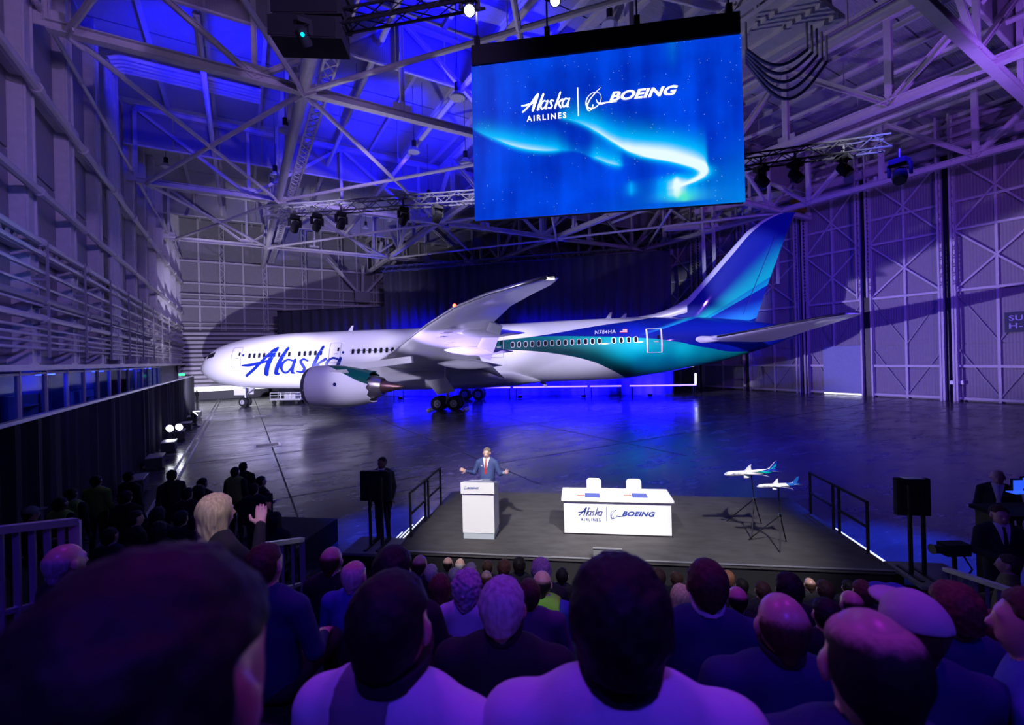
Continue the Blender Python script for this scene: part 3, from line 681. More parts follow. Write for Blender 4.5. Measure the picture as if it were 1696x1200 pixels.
# ---------------------------------------------------------------- lettering
def text_mesh(s, shear=0, off=0, sp=1.0):
    c = bpy.data.curves.new('t', 'FONT'); c.body = s; c.shear = shear; c.offset = off; c.space_character = sp; c.size = 1; c.resolution_u = 4
    o = bpy.data.objects.new('t', c); COL.objects.link(o); dg = bpy.context.evaluated_depsgraph_get(); dg.update()
    me = bpy.data.meshes.new_from_object(o.evaluated_get(dg))
    v = [(p.co.x, p.co.y) for p in me.vertices]; f = [list(p.vertices) for p in me.polygons]
    bpy.data.objects.remove(o); bpy.data.curves.remove(c); bpy.data.meshes.remove(me)
    xs = [p[0] for p in v]; ys_ = [p[1] for p in v]; x0, x1, y0, y1 = min(xs), max(xs), min(ys_), max(ys_)
    return [((a - x0) / (x1 - x0), (b - y0) / (y1 - y0)) for a, b in v], f          # normalised to the unit box
def strokes(lst):
    """variable width strokes -> vertices, faces (pixel style coordinates, y down)"""
    v = []; f = []
    mxl = 10 if max(abs(p[0]) for q in lst for p in q) > 20 else 9
    for pts in lst:
        ds = [pts[0]]
        for p, q in zip(pts[:-1], pts[1:]):
            m_ = max(1, int(math.hypot(q[0] - p[0], q[1] - p[1]) / mxl)); ds += [tuple(p[i] + (q[i] - p[i]) * t / m_ for i in range(3)) for t in range(1, m_ + 1)]
        pts = ds; n = len(pts)
        for i in range(n):
            x, y, w_ = pts[i]
            b = len(v); v += [(x + w_ / 2 * math.cos(t), y + w_ / 2 * math.sin(t)) for t in np.linspace(0, 2 * math.pi, 10, False)]; f.append(list(range(b, b + 10)))
            if i < n - 1:
                x2, y2, w2 = pts[i + 1]; dx, dy = x2 - x, y2 - y; L = math.hypot(dx, dy) or 1; nx, ny = -dy / L, dx / L
                b = len(v); v += [(x + nx * w_ / 2, y + ny * w_ / 2), (x - nx * w_ / 2, y - ny * w_ / 2), (x2 - nx * w2 / 2, y2 - ny * w2 / 2), (x2 + nx * w2 / 2, y2 + ny * w2 / 2)]; f.append([b, b + 1, b + 2, b + 3])
    return v, f
def smoothp(pts, k=6):
    out = []
    P_ = [pts[0]] + list(pts) + [pts[-1]]
    for i in range(1, len(P_) - 2):
        p0, p1, p2, p3 = map(np.array, P_[i - 1:i + 3])
        for t in np.linspace(0, 1, k, False): out.append(tuple(.5 * ((2 * p1) + (-p0 + p2) * t + (2 * p0 - 5 * p1 + 4 * p2 - p3) * t * t + (-p0 + 3 * p1 - 3 * p2 + p3) * t ** 3)))
    out.append(pts[-1]); return out
def a_letter(cx): return [smoothp([(cx + 30, 610, 10), (cx + 4, 604, 11), (cx - 22, 622, 14), (cx - 33, 650, 15), (cx - 22, 672, 12), (cx + 2, 666, 10), (cx + 27, 640, 8)]), [(cx + 45, 607, 16), (cx + 27, 648, 17), (cx + 19, 672, 16), (cx + 31, 676, 8)]]
SCRIPT = [smoothp([(276, 627, 9), (320, 626, 15), (370, 618, 15), (410, 609, 11), (432, 602, 7)]), smoothp([(286, 683, 13), (340, 648, 15), (395, 600, 15), (440, 556, 17), (464, 541, 14)]), [(463, 542, 17), (440, 585, 25), (415, 635, 26), (399, 676, 24)], [(520, 545, 18), (493, 595, 22), (463, 650, 22), (452, 675, 20), (468, 677, 9)]] + a_letter(521) + [smoothp([(632, 614, 10), (610, 605, 11), (594, 616, 14), (603, 636, 16), (610, 655, 15), (594, 672, 12), (568, 668, 9)])] + [[(706, 545, 15), (678, 605, 19), (650, 660, 19), (644, 676, 17)], smoothp([(672, 640, 9), (700, 622, 13), (726, 608, 15)]), smoothp([(682, 634, 12), (694, 658, 17), (706, 676, 15)])] + a_letter(757)
sv, sf = strokes(SCRIPT)
SCRIPTV = [((x - 272) / 535, (686 - y) / 152) for x, y in sv], sf              # x 0..1, y 0..1 (aspect 500:152)
def ring_glyph():
    v = []; f = []; n = 40
    for i in range(n):
        t = 2 * math.pi * i / n; wdt = .05 + .03 * math.cos(t + 2.2)
        for r in (1 - wdt, 1 + wdt): v.append((r * math.cos(t) + .25 * r * math.sin(t), r * math.sin(t)))
    for i in range(n): j = (i + 1) % n; f.append([2 * i, 2 * i + 1, 2 * j + 1, 2 * j])
    w2, f2 = strokes([smoothp([(-.75, -1.25, .10), (-.88, -.6, .18), (-.45, .2, .11), (.3, .95, .09), (1.05, 1.55, .03)]), smoothp([(-.62, -1.3, .05), (-.25, -1.0, .10), (-.1, -.55, .12)]), smoothp([(.35, .1, .04), (.55, -.35, .16), (1.0, -.5, .2), (1.8, -.45, .14), (3.1, -.48, .03)])])
    b = len(v); v += w2; f += [[b + i for i in q] for q in f2]
    return v, f
RINGV = ring_glyph()
BOEV = text_mesh('BOEING', .32, .035, 1.02); AIRV = text_mesh('AIRLINES', 0, .012, 1.35); REGV = text_mesh('N784HA', .12, .004, 1.1)
TXS = mat('sign_lavender', (.45, .40, .70), .6)
def place(gl, fn, name, m, parent, smooth=False):
    mb = MB(); mb.add([fn(x, y) for x, y in gl[0]], gl[1]); o = mb.build(name, m, parent); return o
def logo_pair(fn, m, parent, m2=None, k=1.0, boe_m=None):
    """the two logos side by side: fn maps a unit box 2.62 wide x .5 high to the surface"""
    place(SCRIPTV, lambda x, y: fn(x * .84, .17 + y * .30), 'script_lettering', m, parent)
    place(AIRV, lambda x, y: fn(.09 + x * .68, y * .10), 'small_lettering', m, parent)
    mb = MB(); mb.add([fn(.97 + dx, dy) for dx, dy in ((0, .01), (.016, .01), (.016, .5), (0, .5))], [(0, 1, 2, 3)]); mb.build('divider_line', m, parent)
    place(RINGV, lambda x, y: fn(1.24 + x * .125, .25 + y * .135), 'ring_emblem', boe_m or m, parent)
    place(BOEV, lambda x, y: fn(1.50 + x * 1.12, .20 + y * .16), 'block_lettering', boe_m or m, parent)
TXW = mat('screen_white', (1, 1, 1), .5, emit=(1, 1, 1), es=1.6)
ox, oz = .193, .37      # logo box on the screen, as shares of its size
logo_pair(lambda x, y: S(sa0 + SW * .195 + x * SW * .222, SN - .015, sz0 + SHT * .605 + y * SW * .222), TXW, scr)
for k_, tx in enumerate(('SU', 'H-')):
    place(text_mesh(tx, 0, .02, 1.1), lambda x, y: Vector((XR - .345, SIGN_AT[0] + .35 - x * .75, SIGN_AT[1] + .12 - k_ * .62 + y * .42)), 'sign_lettering', TXS, SIGN_AT[2])
# ================================================================== THE AIRCRAFT
NOSE = atZ(338, 612, 51.2); NOSE.z = 0
PL = Matrix.Translation(NOSE) @ SH            # local: x aft of the nose, y to starboard (away), z up
air = empty('airliner', NOSE, SH, 'white wide-body airliner with blue and teal tail parked behind the stage', 'airplane')
_s = np.linspace(0, 61.9, 1240)
_t = np.interp(_s, [0, .12, .56, 1.1, 1.73, 2.6, 3.63, 5.5, 7.7, 10.6, 14.2, 21.7, 28.3, 35.9, 40.7, 44.5, 48.8, 53, 57, 60, 61.9], [4.2, 4.55, 5.16, 5.78, 6.29, 6.72, 7.04, 7.46, 7.72, 7.89, 7.93, 7.96, 8.01, 8.12, 8.21, 8.28, 8.24, 8.1, 7.7, 7.15, 6.6])
_b = np.interp(_s, [0, .12, .5, 1.0, 1.63, 3.1, 5.4, 7.6, 14, 24, 35.7, 40.6, 44.4, 46.5, 50.3, 52.3, 55.4, 59.2, 61.9], [3.95, 3.72, 3.47, 3.1, 2.77, 2.34, 2.08, 1.97, 1.88, 1.95, 2.1, 2.17, 2.25, 2.4, 2.95, 3.35, 3.95, 5.05, 6.15])
def sm(a, wn=41):
    k = np.hanning(wn); k /= k.sum(); p = np.pad(a, wn // 2, mode='edge'); q = np.convolve(p, k, 'valid')
    f = np.clip(_s / 1.5, 0, 1); return a * (1 - f) + q * f
_t, _b = sm(_t), sm(_b)
_w = np.interp(_s, [0, .12, .5, 1.2, 2.2, 3.6, 5.5, 8, 10, 44, 48, 52, 56, 60, 61.9], [.12, .5, 1.02, 1.6, 2.1, 2.5, 2.74, 2.87, 2.89, 2.89, 2.75, 2.35, 1.6, .65, .22]); _w = sm(_w)
def fus(s): return np.interp(s, _s, _t), np.interp(s, _s, _b), np.interp(s, _s, _w)
def fus_y(s, z, off=.03):
    t, b, w_ = fus(s); zc, hh = (t + b) / 2, (t - b) / 2; q = max(0, 1 - ((z - zc) / hh) ** 2)
    return -(w_ * math.sqrt(q) + off)
def fus_n(s, z):
    t, b, w_ = fus(s); zc, hh = (t + b) / 2, (t - b) / 2; y = -w_ * math.sqrt(max(.02, 1 - ((z - zc) / hh) ** 2))
    return Vector((0, y / w_ ** 2, (z - zc) / hh ** 2)).normalized()
BLUE_T, TEAL_T, DGRN, WHT, CYAN_T = (.002, .012, .30), (.0, .52, .47), (.0, .055, .065), (.84, .84, .86), (.02, .30, .75)
def paint(name, kind):
    m = bpy.data.materials.new(name); m.use_nodes = True; g = m.node_tree; b = g.nodes['Principled BSDF']
    t, x, y, z = coords(g)
    # sweeping streaks shared by rear body and fin: sharp lower edge, fading upwards
    def streak(col, x0, z0, k, w0, w1, cin, hi):
        e = z - (z0 + k * (x - x0)); wd = (x - x0).ss(0, 9) * (w1 - w0) + w0
        f = (1 - (e / wd).ss(0, 1)) * e.gt(0.) * (x - x0).ss(-1.5, 1.2) * hi
        return mixc(g, f, col, cin)
    if kind == 'body':
        zu = x.cv([(19, 5.74), (26, 5.84), (31, 6.05), (33, 6.23), (38, 6.68), (43.2, 7.42), (47.6, 7.98), (50, 8.4), (53, 9.5), (62, 10.5)])
        zl = x.cv([(19, 5.72), (26, 5.66), (31, 5.58), (36.8, 5.30), (40, 4.87), (42.7, 4.22), (44.3, 3.52), (46.2, 2.40), (48, 1.0), (62, -1)])
        zb = x.cv([(30, 6.6), (38, 6.62), (43, 6.45), (47, 6.22), (50, 5.85), (53.5, 5.1), (57, 4.7), (62, 5.6)])
        teal = mixc(g, ((z - zl) / 2.6).ss(.1, 1.0) * x.ss(33, 42), DGRN, TEAL_T)
        teal = mixc(g, x.ss(50, 57) * .75, teal, (.0, .16, .12))
        blue = mixc(g, 0., BLUE_T, BLUE_T)
        blue = streak(blue, 48.5, 6.7, .30, .35, 1.1, CYAN_T, .75)
        blue = streak(blue, 51.0, 7.5, .38, .35, .9, TEAL_T, .8)
        col = mixc(g, z.gt(zb), teal, blue)
        ins = z.lt(zu) * z.gt(zl) * x.gt(19.)
        col = mixc(g, ins, WHT, col)
    elif kind == 'fin':
        col = mixc(g, 0., BLUE_T, BLUE_T)
        col = streak(col, 52.0, 7.0, .60, .9, 3.6, TEAL_T, 1.0)
        e2 = z - (7.3 + .62 * (x - 52.6)); col = mixc(g, e2.lt(0.), col, BLUE_T)
        col = streak(col, 52.9, 6.9, .60, .5, 1.15, (.0, .30, .45), .0)
        # second and third leaves below the first edge
        def below(col, x0, z0, k, x1, z1, k1, wd, cin):
            up_ = z0 + k * (x - x0); lo = z1 + k1 * (x - x1); e = z - lo
            f = (1 - (e / wd).ss(0, 1)) * z.lt(up_) * e.gt(0.); return mixc(g, f, col, cin)
        col = below(col, 52.6, 7.3, .62, 53.3, 7.55, .55, 1.3, (.0, .36, .50))
        col = below(col, 53.3, 7.55, .55, 53.5, 6.4, .30, 1.8, (.02, .28, .70))
        le = z.cv([(7.5, 47.8), (8.3, 50.1), (9.1, 51.45), (11.15, 53.4), (13.86, 55.8), (15.95, 57.7), (17, 59.2), (17.6, 61)])
        col = mixc(g, (x - le).lt(.45), col, (.72, .70, .80))
    elif kind == 'engine':
        zc = 2.68
        bd = x.cv([(19, 5.4), (20.3, 4.55), (21.5, 4.25), (23, 3.65), (24.3, 3.05), (25.4, 2.7)])
        col = mixc(g, z.gt(bd), WHT, (.0, .075, .065)); col = mixc(g, x.lt(19.55), col, (.10, .10, .14))
    elif kind == 'modelb':
        col = mixc(g, ((x - 44) + (z - 6) * .9).gt(0.), WHT, (.01, .10, .42))
    g.links.new(col if not isinstance(col, tuple) else col, b.inputs['Base Color'])
    b.inputs['Roughness'].default_value = .5; b.inputs['Specular IOR Level'].default_value = .12; b.inputs['Coat Weight'].default_value = .6; b.inputs['Coat Roughness'].default_value = .05
    return m
BODYP, FINP, ENGP = paint('airliner_body_paint', 'body'), paint('airliner_fin_paint', 'fin'), paint('engine_cowl_paint', 'engine')
AWHT = mat('airliner_white', (.80, .80, .83), .32, 0, .03, .5, coat=.4); AGRY = mat('airliner_grey', (.50, .50, .55), .4, 0, .04)
DARKG = mat('dark_glass', (.012, .014, .02), .08)
FRM = mat('window_frame_metal', (.62, .62, .66), .3, .5); SEAM = mat('panel_seam', (.30, .30, .36), .5)
HOT = mat('nozzle_metal', (.42, .38, .36), .3, .9); CONE = mat('exhaust_cone', (.22, .12, .12), .35, .8)
NAVY = mat('livery_navy', (.004, .02, .26), .35, 0, .02)
# fuselage
rings = []
st_ = np.concatenate([[0, .03, .08, .16, .3, .5, .75, 1.0, 1.3, 1.7, 2.1, 2.6, 3.1, 3.7, 4.4, 5.2, 6, 7, 8, 9, 10], np.arange(11.5, 44, 1.6), np.arange(44, 61.9, .8), [61.9]])
NSEG = 64
for s_ in st_:
    t, b, w_ = fus(s_); zc, hh = (t + b) / 2, (t - b) / 2
    rings.append([Vector((s_, w_ * math.cos(2 * math.pi * i / NSEG), zc + hh * math.sin(2 * math.pi * i / NSEG))) for i in range(NSEG)])
FUSE = MB(PL).loft(rings).build('fuselage', BODYP, air, 50)
# cockpit glazing wraps the nose: four panes
def fus_pt(s, ang, off=.02):
    t, b, w_ = fus(s); zc, hh = (t + b) / 2, (t - b) / 2
    return Vector((s, -(w_ + off) * math.cos(ang), zc + (hh + off) * math.sin(ang)))
for a0, a1, s0, s1 in ((.40, .68, 2.1, 3.2), (.66, .98, 1.55, 2.15), (1.0, 1.5, 1.5, 2.0), (1.62, 2.1, 1.5, 2.0)):
    gd = [[fus_pt(s0 + (s1 - s0) * i / 4, a0 + (a1 - a0) * j / 4, .015) for j in range(5)] for i in range(5)]
    MB(PL).sheet(gd).build('cockpit_window', DARKG, FUSE, True)
# cabin windows
def rr(w_, h, r, n=4):
    o = []
    for cx, cy, a in ((w_ / 2 - r, h / 2 - r, 0), (-w_ / 2 + r, h / 2 - r, 90), (-w_ / 2 + r, -h / 2 + r, 180), (w_ / 2 - r, -h / 2 + r, 270)):
        for k in range(n): t = math.radians(a + 90 * k / (n - 1)); o.append((cx + r * math.cos(t), cy + r * math.sin(t)))
    return o
wsrc = psrc = None
wx = list(np.linspace(7.93, 12.45, 9)) + list(np.linspace(13.58, 15.93, 5)) + list(np.linspace(19.39, 23.56, 8)) + [31.22, 31.92] + list(np.linspace(35.55, 43.64, 14)) + [44.94, 45.62, 46.28, 46.92]
for s_ in wx:
    z = 5.52 + .0135 * (s_ - 7.9); nrm = fus_n(s_, z); y_ = fus_y(s_, z, .0)
    yy = Vector((1, 0, 0)); zz = nrm.cross(yy) * -1; zz = zz if zz.z > 0 else -zz
    M = Matrix(((1, nrm.x, zz.x, s_), (0, nrm.y, zz.y, y_), (0, nrm.z, zz.z, z), (0, 0, 0, 1)))
    if wsrc is None:
        o1, o2 = rr(.36, .57, .14), rr(.29, .50, .11)
        mb = MB(); n = len(o1)
        mb.loft([[Vector((a, .0, b)) for a, b in o1], [Vector((a, .035, b)) for a, b in o1], [Vector((a, .035, b)) for a, b in o2], [Vector((a, .008, b)) for a, b in o2]], False)
        wsrc = mb.build('window', FRM, None, loc=(0, 0, 0)); wsrc.parent = air; wsrc.matrix_basis = M
        pb = MB(); pb.add([(a, .012, b) for a, b in o2], [tuple(range(n))]); psrc = pb.build('pane', DARKG, None, loc=(0, 0, 0)); psrc.parent = wsrc; psrc.matrix_basis = Matrix.Identity(4)
    else:
        w1 = inst(wsrc, 'window', air, M); inst(psrc, 'pane', w1)
# doors: seam frame on the skin, handle and small pane
def door(s0, s1, z0, z1, wd, mt, lab=None):
    gd = lambda s, z, o: Vector((s, fus_y(s, z, o), z))
    mb = MB(PL)
    def strip(pts):
        for (sa, za), (sb, zb) in zip(pts[:-1], pts[1:]):
            k = 6
            for i in range(k):
                p, q = [gd(sa + (sb - sa) * t, za + (zb - za) * t, .02) for t in (i / k, (i + 1) / k)]
                mb.beam(p, q, .03 if abs(sa - sb) < .01 else wd, wd if abs(sa - sb) < .01 else .03, (1, 0, 0) if abs(sa - sb) < .01 else (0, 0, 1))
    strip([(s0, z0), (s0, z1), (s1, z1), (s1, z0), (s0, z0)])
    d = mb.build('door', mt, air)
    if lab: d['label'] = lab
    c_ = (s0 + s1) / 2; hz = (z0 + z1) / 2
    m2 = MB(PL); m2.beam(gd(c_ - .05, hz - .1, .03), gd(c_ + .35, hz - .1, .03), .05, .08); m2.build('door_handle', FRM, d)
    m3 = MB(PL); m3.beam(gd(c_ + .36, hz + .15, .02), gd(c_ + .36, hz + .5, .02), .03, .2, (1, 0, 0)); m3.build('door_pane', DARKG, d)
door(5.71, 6.89, 4.40, 6.42, .05, SEAM); door(16.83, 18.03, 4.62, 6.60, .05, SEAM); door(33.48, 34.67, 4.75, 6.85, .05, SEAM); door(47.92, 49.22, 4.82, 7.0, .13, mat('door_white', (.8, .8, .84), .3), 'rear door with a thick white outline')
for s_, z in ((7.15, 5.62), (18.35, 5.62)):
    mb = MB(PL); c_ = Vector((s_, fus_y(s_, z, .02), z)); mb.lathe(c_, fus_n(s_, z), [(0, .13), (.02, .13)], 12); mb.build('round_badge', NAVY, air)
# lettering on the skin
FM = lambda s, z: PL @ Vector((s, fus_y(s, z, .045), z))
place(SCRIPTV, lambda x, y: FM(7.0 + x * 11.2, 3.40 + y * 2.95 + .1 * x), 'script_lettering', NAVY, FUSE)
place(REGV, lambda x, y: FM(43.25 + x * 1.9, 6.66 + y * .36 + .02 * x), 'registration_lettering', mat('registration_white', (.85, .85, .9), .4), FUSE)
RW = mat('flag_red', (.5, .03, .05), .5); FW = mat('flag_white', (.85, .85, .87), .5)
fl_ = MB(PL)
for k in range(5): fl_.add([Vector((s_, fus_y(s_, z, .04), z)) for s_, z in ((45.55, 6.72 + k * .07), (46.2, 6.72 + k * .07), (46.2, 6.79 + k * .07), (45.55, 6.79 + k * .07))], [(0, 1, 2, 3)], k % 2)
fl_.add([Vector((s_, fus_y(s_, z, .05), z)) for s_, z in ((45.55, 6.9), (45.8, 6.9), (45.8, 7.07), (45.55, 7.07))], [(0, 1, 2, 3)], 2)
fl_.build('flag', [RW, FW, NAVY], FUSE)
# belly fairing
rg = []
for s_, hw, zt, zb_ in ((19.5, 1.2, 2.8, 1.9), (21, 2.6, 3.4, 1.72), (23, 3.05, 3.8, 1.62), (27, 3.2, 3.9, 1.60), (32, 3.15, 3.8, 1.66), (35.5, 2.8, 3.5, 1.85), (37.5, 1.6, 2.9, 2.1), (38.2, .8, 2.6, 2.2)):
    zc, hh = (zt + zb_) / 2, (zt - zb_) / 2
    rg.append([Vector((s_, hw * math.copysign(abs(math.cos(t)) ** .7, math.cos(t)), zc + hh * math.copysign(abs(math.sin(t)) ** .7, math.sin(t)))) for t in np.linspace(0, 2 * math.pi, 40, False)])
MB(PL).loft(rg).build('belly_fairing', AWHT, air, 50)
# wings
def airfoil(le, te, tc, n=14):
    """closed ring in the plane of le-te and z"""
    le, te = Vector(le), Vector(te); d = te - le; c_ = d.length; nrm = Vector((-d.z, 0, d.x)).normalized(); o = []
    xs2 = [.5 - .5 * math.cos(math.pi * i / n) for i in range(n + 1)]
    th = lambda x: 5 * tc * c_ * (.2969 * math.sqrt(x) - .126 * x - .3516 * x * x + .2843 * x ** 3 - .1036 * x ** 4)
    for x in xs2: o.append(le + d * x + nrm * (th(x) * 1.1 + .02 * c_ * math.sin(math.pi * x)))
    for x in xs2[-2:0:-1]: o.append(le + d * x - nrm * (th(x) * .9 - .02 * c_ * math.sin(math.pi * x)))
    return o
WT = ((1.6, 21.2, 4.45, 12.4, 3.4, .12), (4, 22.9, 4.75, 10.4, 3.75, .115), (7, 24.95, 5.15, 8.5, 4.3, .11), (10, 27.0, 5.62, 6.9, 4.95, .105), (14, 29.7, 6.3, 5.3, 5.88, .10), (18, 32.5, 6.95, 3.95, 6.75, .10), (22.3, 35.4, 7.42, 2.95, 7.38, .10), (26, 37.9, 7.52, 2.0, 7.46, .10), (28.5, 39.7, 7.48, 1.15, 7.43, .10), (29.9, 40.8, 7.45, .4, 7.43, .1))
def wing_rings(sg, tab): return [[p + Vector((0, sg * l, 0)) for p in airfoil((le, 0, lz), (le + c_, 0, tz), tc)] for l, le, lz, c_, tz, tc in tab]
def wi(l): return [float(np.interp(l, [q[0] for q in WT], [q[k] for q in WT])) for k in range(1, 6)]
LEM = mat('leading_edge_metal', (.72, .72, .76), .2, .8)
RWING = {}
for sg in (-1, 1):
    wg = MB(PL).loft(wing_rings(sg, WT)).build('wing', AWHT, air, 40); RWING[sg] = wg
    MB(PL).path([Vector((le - .03, sg * l, lz + .02)) for l, le, lz, *_ in WT[1:]], .075, 8).build('leading_edge', LEM, wg, True)
    for l, ln, r in ((8.0, 5.6, .42), (12.6, 5.2, .38), (17.0, 4.4, .32)):
        le, lz, c_, tz, tc = wi(l); x0 = le + c_ * .52
        prof = [(0, .02), (ln * .12, r * .55), (ln * .35, r), (ln * .6, r * .9), (ln * .85, r * .4), (ln, .03)]
        mb = MB(PL); ang = (lz - tz) / c_
        mb.lathe(Vector((x0, sg * l, tz - .05 - r * .3)), Vector((1, 0, -ang * .5)), prof, 14); mb.build('flap_fairing', AWHT, wg, True)
    # flaps a little drooped
    for l0, l1 in ((3.3, 8.6), (10.6, 19.0)):
        rg = []
        for l in (l0, l1):
            le, lz, c_, tz, tc = wi(l); fc = c_ * .2; rg.append([p + Vector((0, sg * l, 0)) for p in airfoil((le + c_ * .93, 0, tz - .02), (le + c_ * .93 + fc, 0, tz - fc * .42), .10, 6)])
        MB(PL).loft(rg).build('flap', AGRY, wg, 40)
    tipc = Vector((40.9, sg * 29.8, 7.45))
    MB(PL).box(tipc, (.28, .12, .08)).build('tip_light', mat('tip_light', (1, 1, 1), .3, emit=(1, .95, .9), es=(3 if sg < 0 else .5)), wg)
    # access panels under the outer wing
    for l, f in ((15.5, .35), (16.6, .35), (17.8, .35), (13.8, .5)):
        le, lz, c_, tz, tc = wi(l); MB(PL).box((le + c_ * f, sg * l, lz + (tz - lz) * f - tc * c_ * .5 - .0), (.5, .22, .03)).build('access_panel', AGRY, wg)
# red beacon on the top of the fuselage line, seen over the wing
bq = air
le, lz, c_, tz, tc = wi(22.4)
MB(PL).lathe(Vector((le - .05, -22.4, lz + .05)), (0, 0, 1), [(0, .09), (.1, .08), (.15, .02)], 10).build('beacon', mat('red_beacon', (1, .02, .01), .3, emit=(1, .03, .01), es=30), RWING[-1])
# engines
def engine(sg):
    yl = sg * 9.72; zc = 2.68; c0 = Vector((19.1, yl, zc)); ax = Vector((1, 0, -.02))
    prof_o = [(0, 1.50), (.05, 1.58), (.2, 1.66), (.6, 1.74), (1.4, 1.79), (2.6, 1.78), (3.8, 1.68), (4.8, 1.50), (5.6, 1.30)]
    prof_i = [(5.6, 1.24), (4.6, 1.30), (2.0, 1.42), (.5, 1.38), (.05, 1.44)]
    n = 48; rg = []
    for t, r in prof_o:
        rg.append([c0 + ax * (t + (.0 if t < 5.5 else .22 * (1 - abs((i % 4) - 2) / 2))) + Vector((0, r * math.cos(2 * math.pi * i / n), r * math.sin(2 * math.pi * i / n))) for i in range(n)])
    for t, r in prof_i:
        rg.append([c0 + ax * (t + (.0 if t < 5.5 else .22 * (1 - abs((i % 4) - 2) / 2))) + Vector((0, r * math.cos(2 * math.pi * i / n), r * math.sin(2 * math.pi * i / n))) for i in range(n)])
    ng = MB(PL).loft(rg, False).build('engine_nacelle', ENGP, air, 50)
    MB(PL).lathe(c0 + ax * 4.5, ax, [(0, 1.05), (.8, 1.02), (1.6, .88), (2.05, .74), (2.06, .62), (1.2, .62)], 32).build('core_nozzle', HOT, ng, 40)
    MB(PL).lathe(c0 + ax * 6.0, ax, [(0, .55), (.5, .55), (1.2, .40), (2.0, .16), (2.3, .03)], 24).build('exhaust_cone', CONE, ng, 40)
    MB(PL).lathe(c0 + ax * 1.3, ax, [(0, .05), (.15, .3), (.45, .45), (.46, 1.40), (.5, 1.40)], 32).build('fan', BLACKM, ng, 40)
    rgp = [airfoil((21.0, yl, 4.15), (27.5, yl, 3.6), .07, 8), airfoil((22.6, yl, 4.5), (30.5, yl, 4.0), .06, 8), airfoil((25.5, yl, 5.1), (31.5, yl, 4.7), .05, 8)]
    rgp = [[Vector((p.x, yl + (.28 * math.copysign(1, (p.z - zz)) * min(1, abs(p.z - zz) / .2)), p.z)) for p in r] for r, zz in zip(rgp, (3.9, 4.25, 4.9))]
    MB(PL).beam((22.6, yl, 4.2), (28.2, yl, 4.75), .42, .55).build('pylon', AWHT, ng)
    MB(PL).beam((21.7, yl + sg * 1.2, 3.85), (23.2, yl + sg * 1.25, 3.9), .05, .5, (0, sg * .7, .7)).build('strake', AWHT, ng)
    MB(PL).lathe(Vector((22.3, yl + sg * 1.72, 2.9)), (0, sg, .1), [(0, .14), (.06, .14)], 12).build('vent', DARKG, ng)
    return ng
ENG = {s_: engine(s_) for s_ in (-1, 1)}
# tailplane
HT = ((1.2, 52.3, 5.85, 6.4, 5.55, .10), (3, 53.9, 6.05, 5.5, 5.75, .095), (6, 56.7, 6.55, 3.7, 6.4, .09), (9.2, 59.7, 7.12, 1.95, 7.05, .09), (9.9, 60.6, 7.22, 1.1, 7.18, .09))
STAB = {}
for sg in (-1, 1):
    h = MB(PL).loft(wing_rings(sg, HT)).build('tailplane', AWHT, air, 40); STAB[sg] = h
    MB(PL).path([Vector((le + .0, sg * l, lz + .03)) for l, le, lz, *_ in HT[1:]], .085, 8).build('leading_edge', BLACKM, h, True)
    MB(PL).lathe(Vector((51.6, sg * 1.9, 5.9)), (1, sg * .16, 0), [(0, .05), (.3, .26), (1.2, .34), (2.6, .22), (3, .05)], 12).build('root_fairing', AWHT, h, True)
# fin
FT = ((7.2, 48.3, 58.0), (8.0, 49.6, 58.3), (8.45, 50.5, 58.45), (9.1, 51.35, 58.7), (11.15, 53.3, 59.4), (13.86, 55.7, 60.4), (15.95, 57.6, 61.2), (16.98, 59.1, 61.6), (17.45, 60.5, 61.85))
rg = []
for z, a, b in FT:
    c_ = b - a; tcs = .095; n = 14; xs2 = [.5 - .5 * math.cos(math.pi * i / n) for i in range(n + 1)]
    th = lambda x: 5 * tcs * c_ * (.2969 * math.sqrt(x) - .126 * x - .3516 * x * x + .2843 * x ** 3 - .1036 * x ** 4)
    rg.append([Vector((a + c_ * x, th(x), z)) for x in xs2] + [Vector((a + c_ * x, -th(x), z)) for x in xs2[-2:0:-1]])
FIN = MB(PL).loft(rg).build('tail_fin', FINP, air, 40)
rg = []
for s_, zt in ((45.5, 8.28), (47.5, 8.34), (49.0, 8.55), (50.3, 8.95), (51.4, 9.5), (52.0, 9.9)):
    t_, b_, w_ = fus(s_); wd = .06 + .30 * (s_ - 45.5) / 6.5
    rg.append([Vector((s_, wd * math.cos(t), (7.7 + zt) / 2 + (zt - 7.7) / 2 * math.sin(t))) for t in np.linspace(0, 2 * math.pi, 16, False)])
MB(PL).loft(rg).build('dorsal_fillet', mat('fin_edge_white', (.74, .72, .80), .3, 0, .02), FIN, 60)
MB(PL).beam((57.0, .36, 8.2), (60.1, .25, 15.6), .02, .03).build('rudder_line', NAVY, FIN); MB(PL).beam((57.0, -.36, 8.2), (60.1, -.25, 15.6), .02, .03).build('rudder_line', NAVY, FIN)
# antennas
for s_, h in ((17.6, .55), (44.6, .6), (46.0, .42)):
    t, b, w_ = fus(s_); MB(PL).loft([[Vector((s_ + x, y, t - .1)) for x, y in ((-.25, 0), (0, .05), (.3, 0), (0, -.05))], [Vector((s_ + .35 + x, y, t + h)) for x, y in ((-.1, 0), (0, .02), (.1, 0), (0, -.02))]]).build('antenna', AWHT, FUSE)
MB(PL).loft([[Vector((38 + x, y, fus(39)[1] + .05)) for x, y in ((-.3, 0), (0, .05), (.4, 0), (0, -.05))], [Vector((38.4 + x, y, fus(39)[1] - .5)) for x, y in ((-.1, 0), (0, .02), (.12, 0), (0, -.02))]]).build('antenna', AWHT, FUSE)
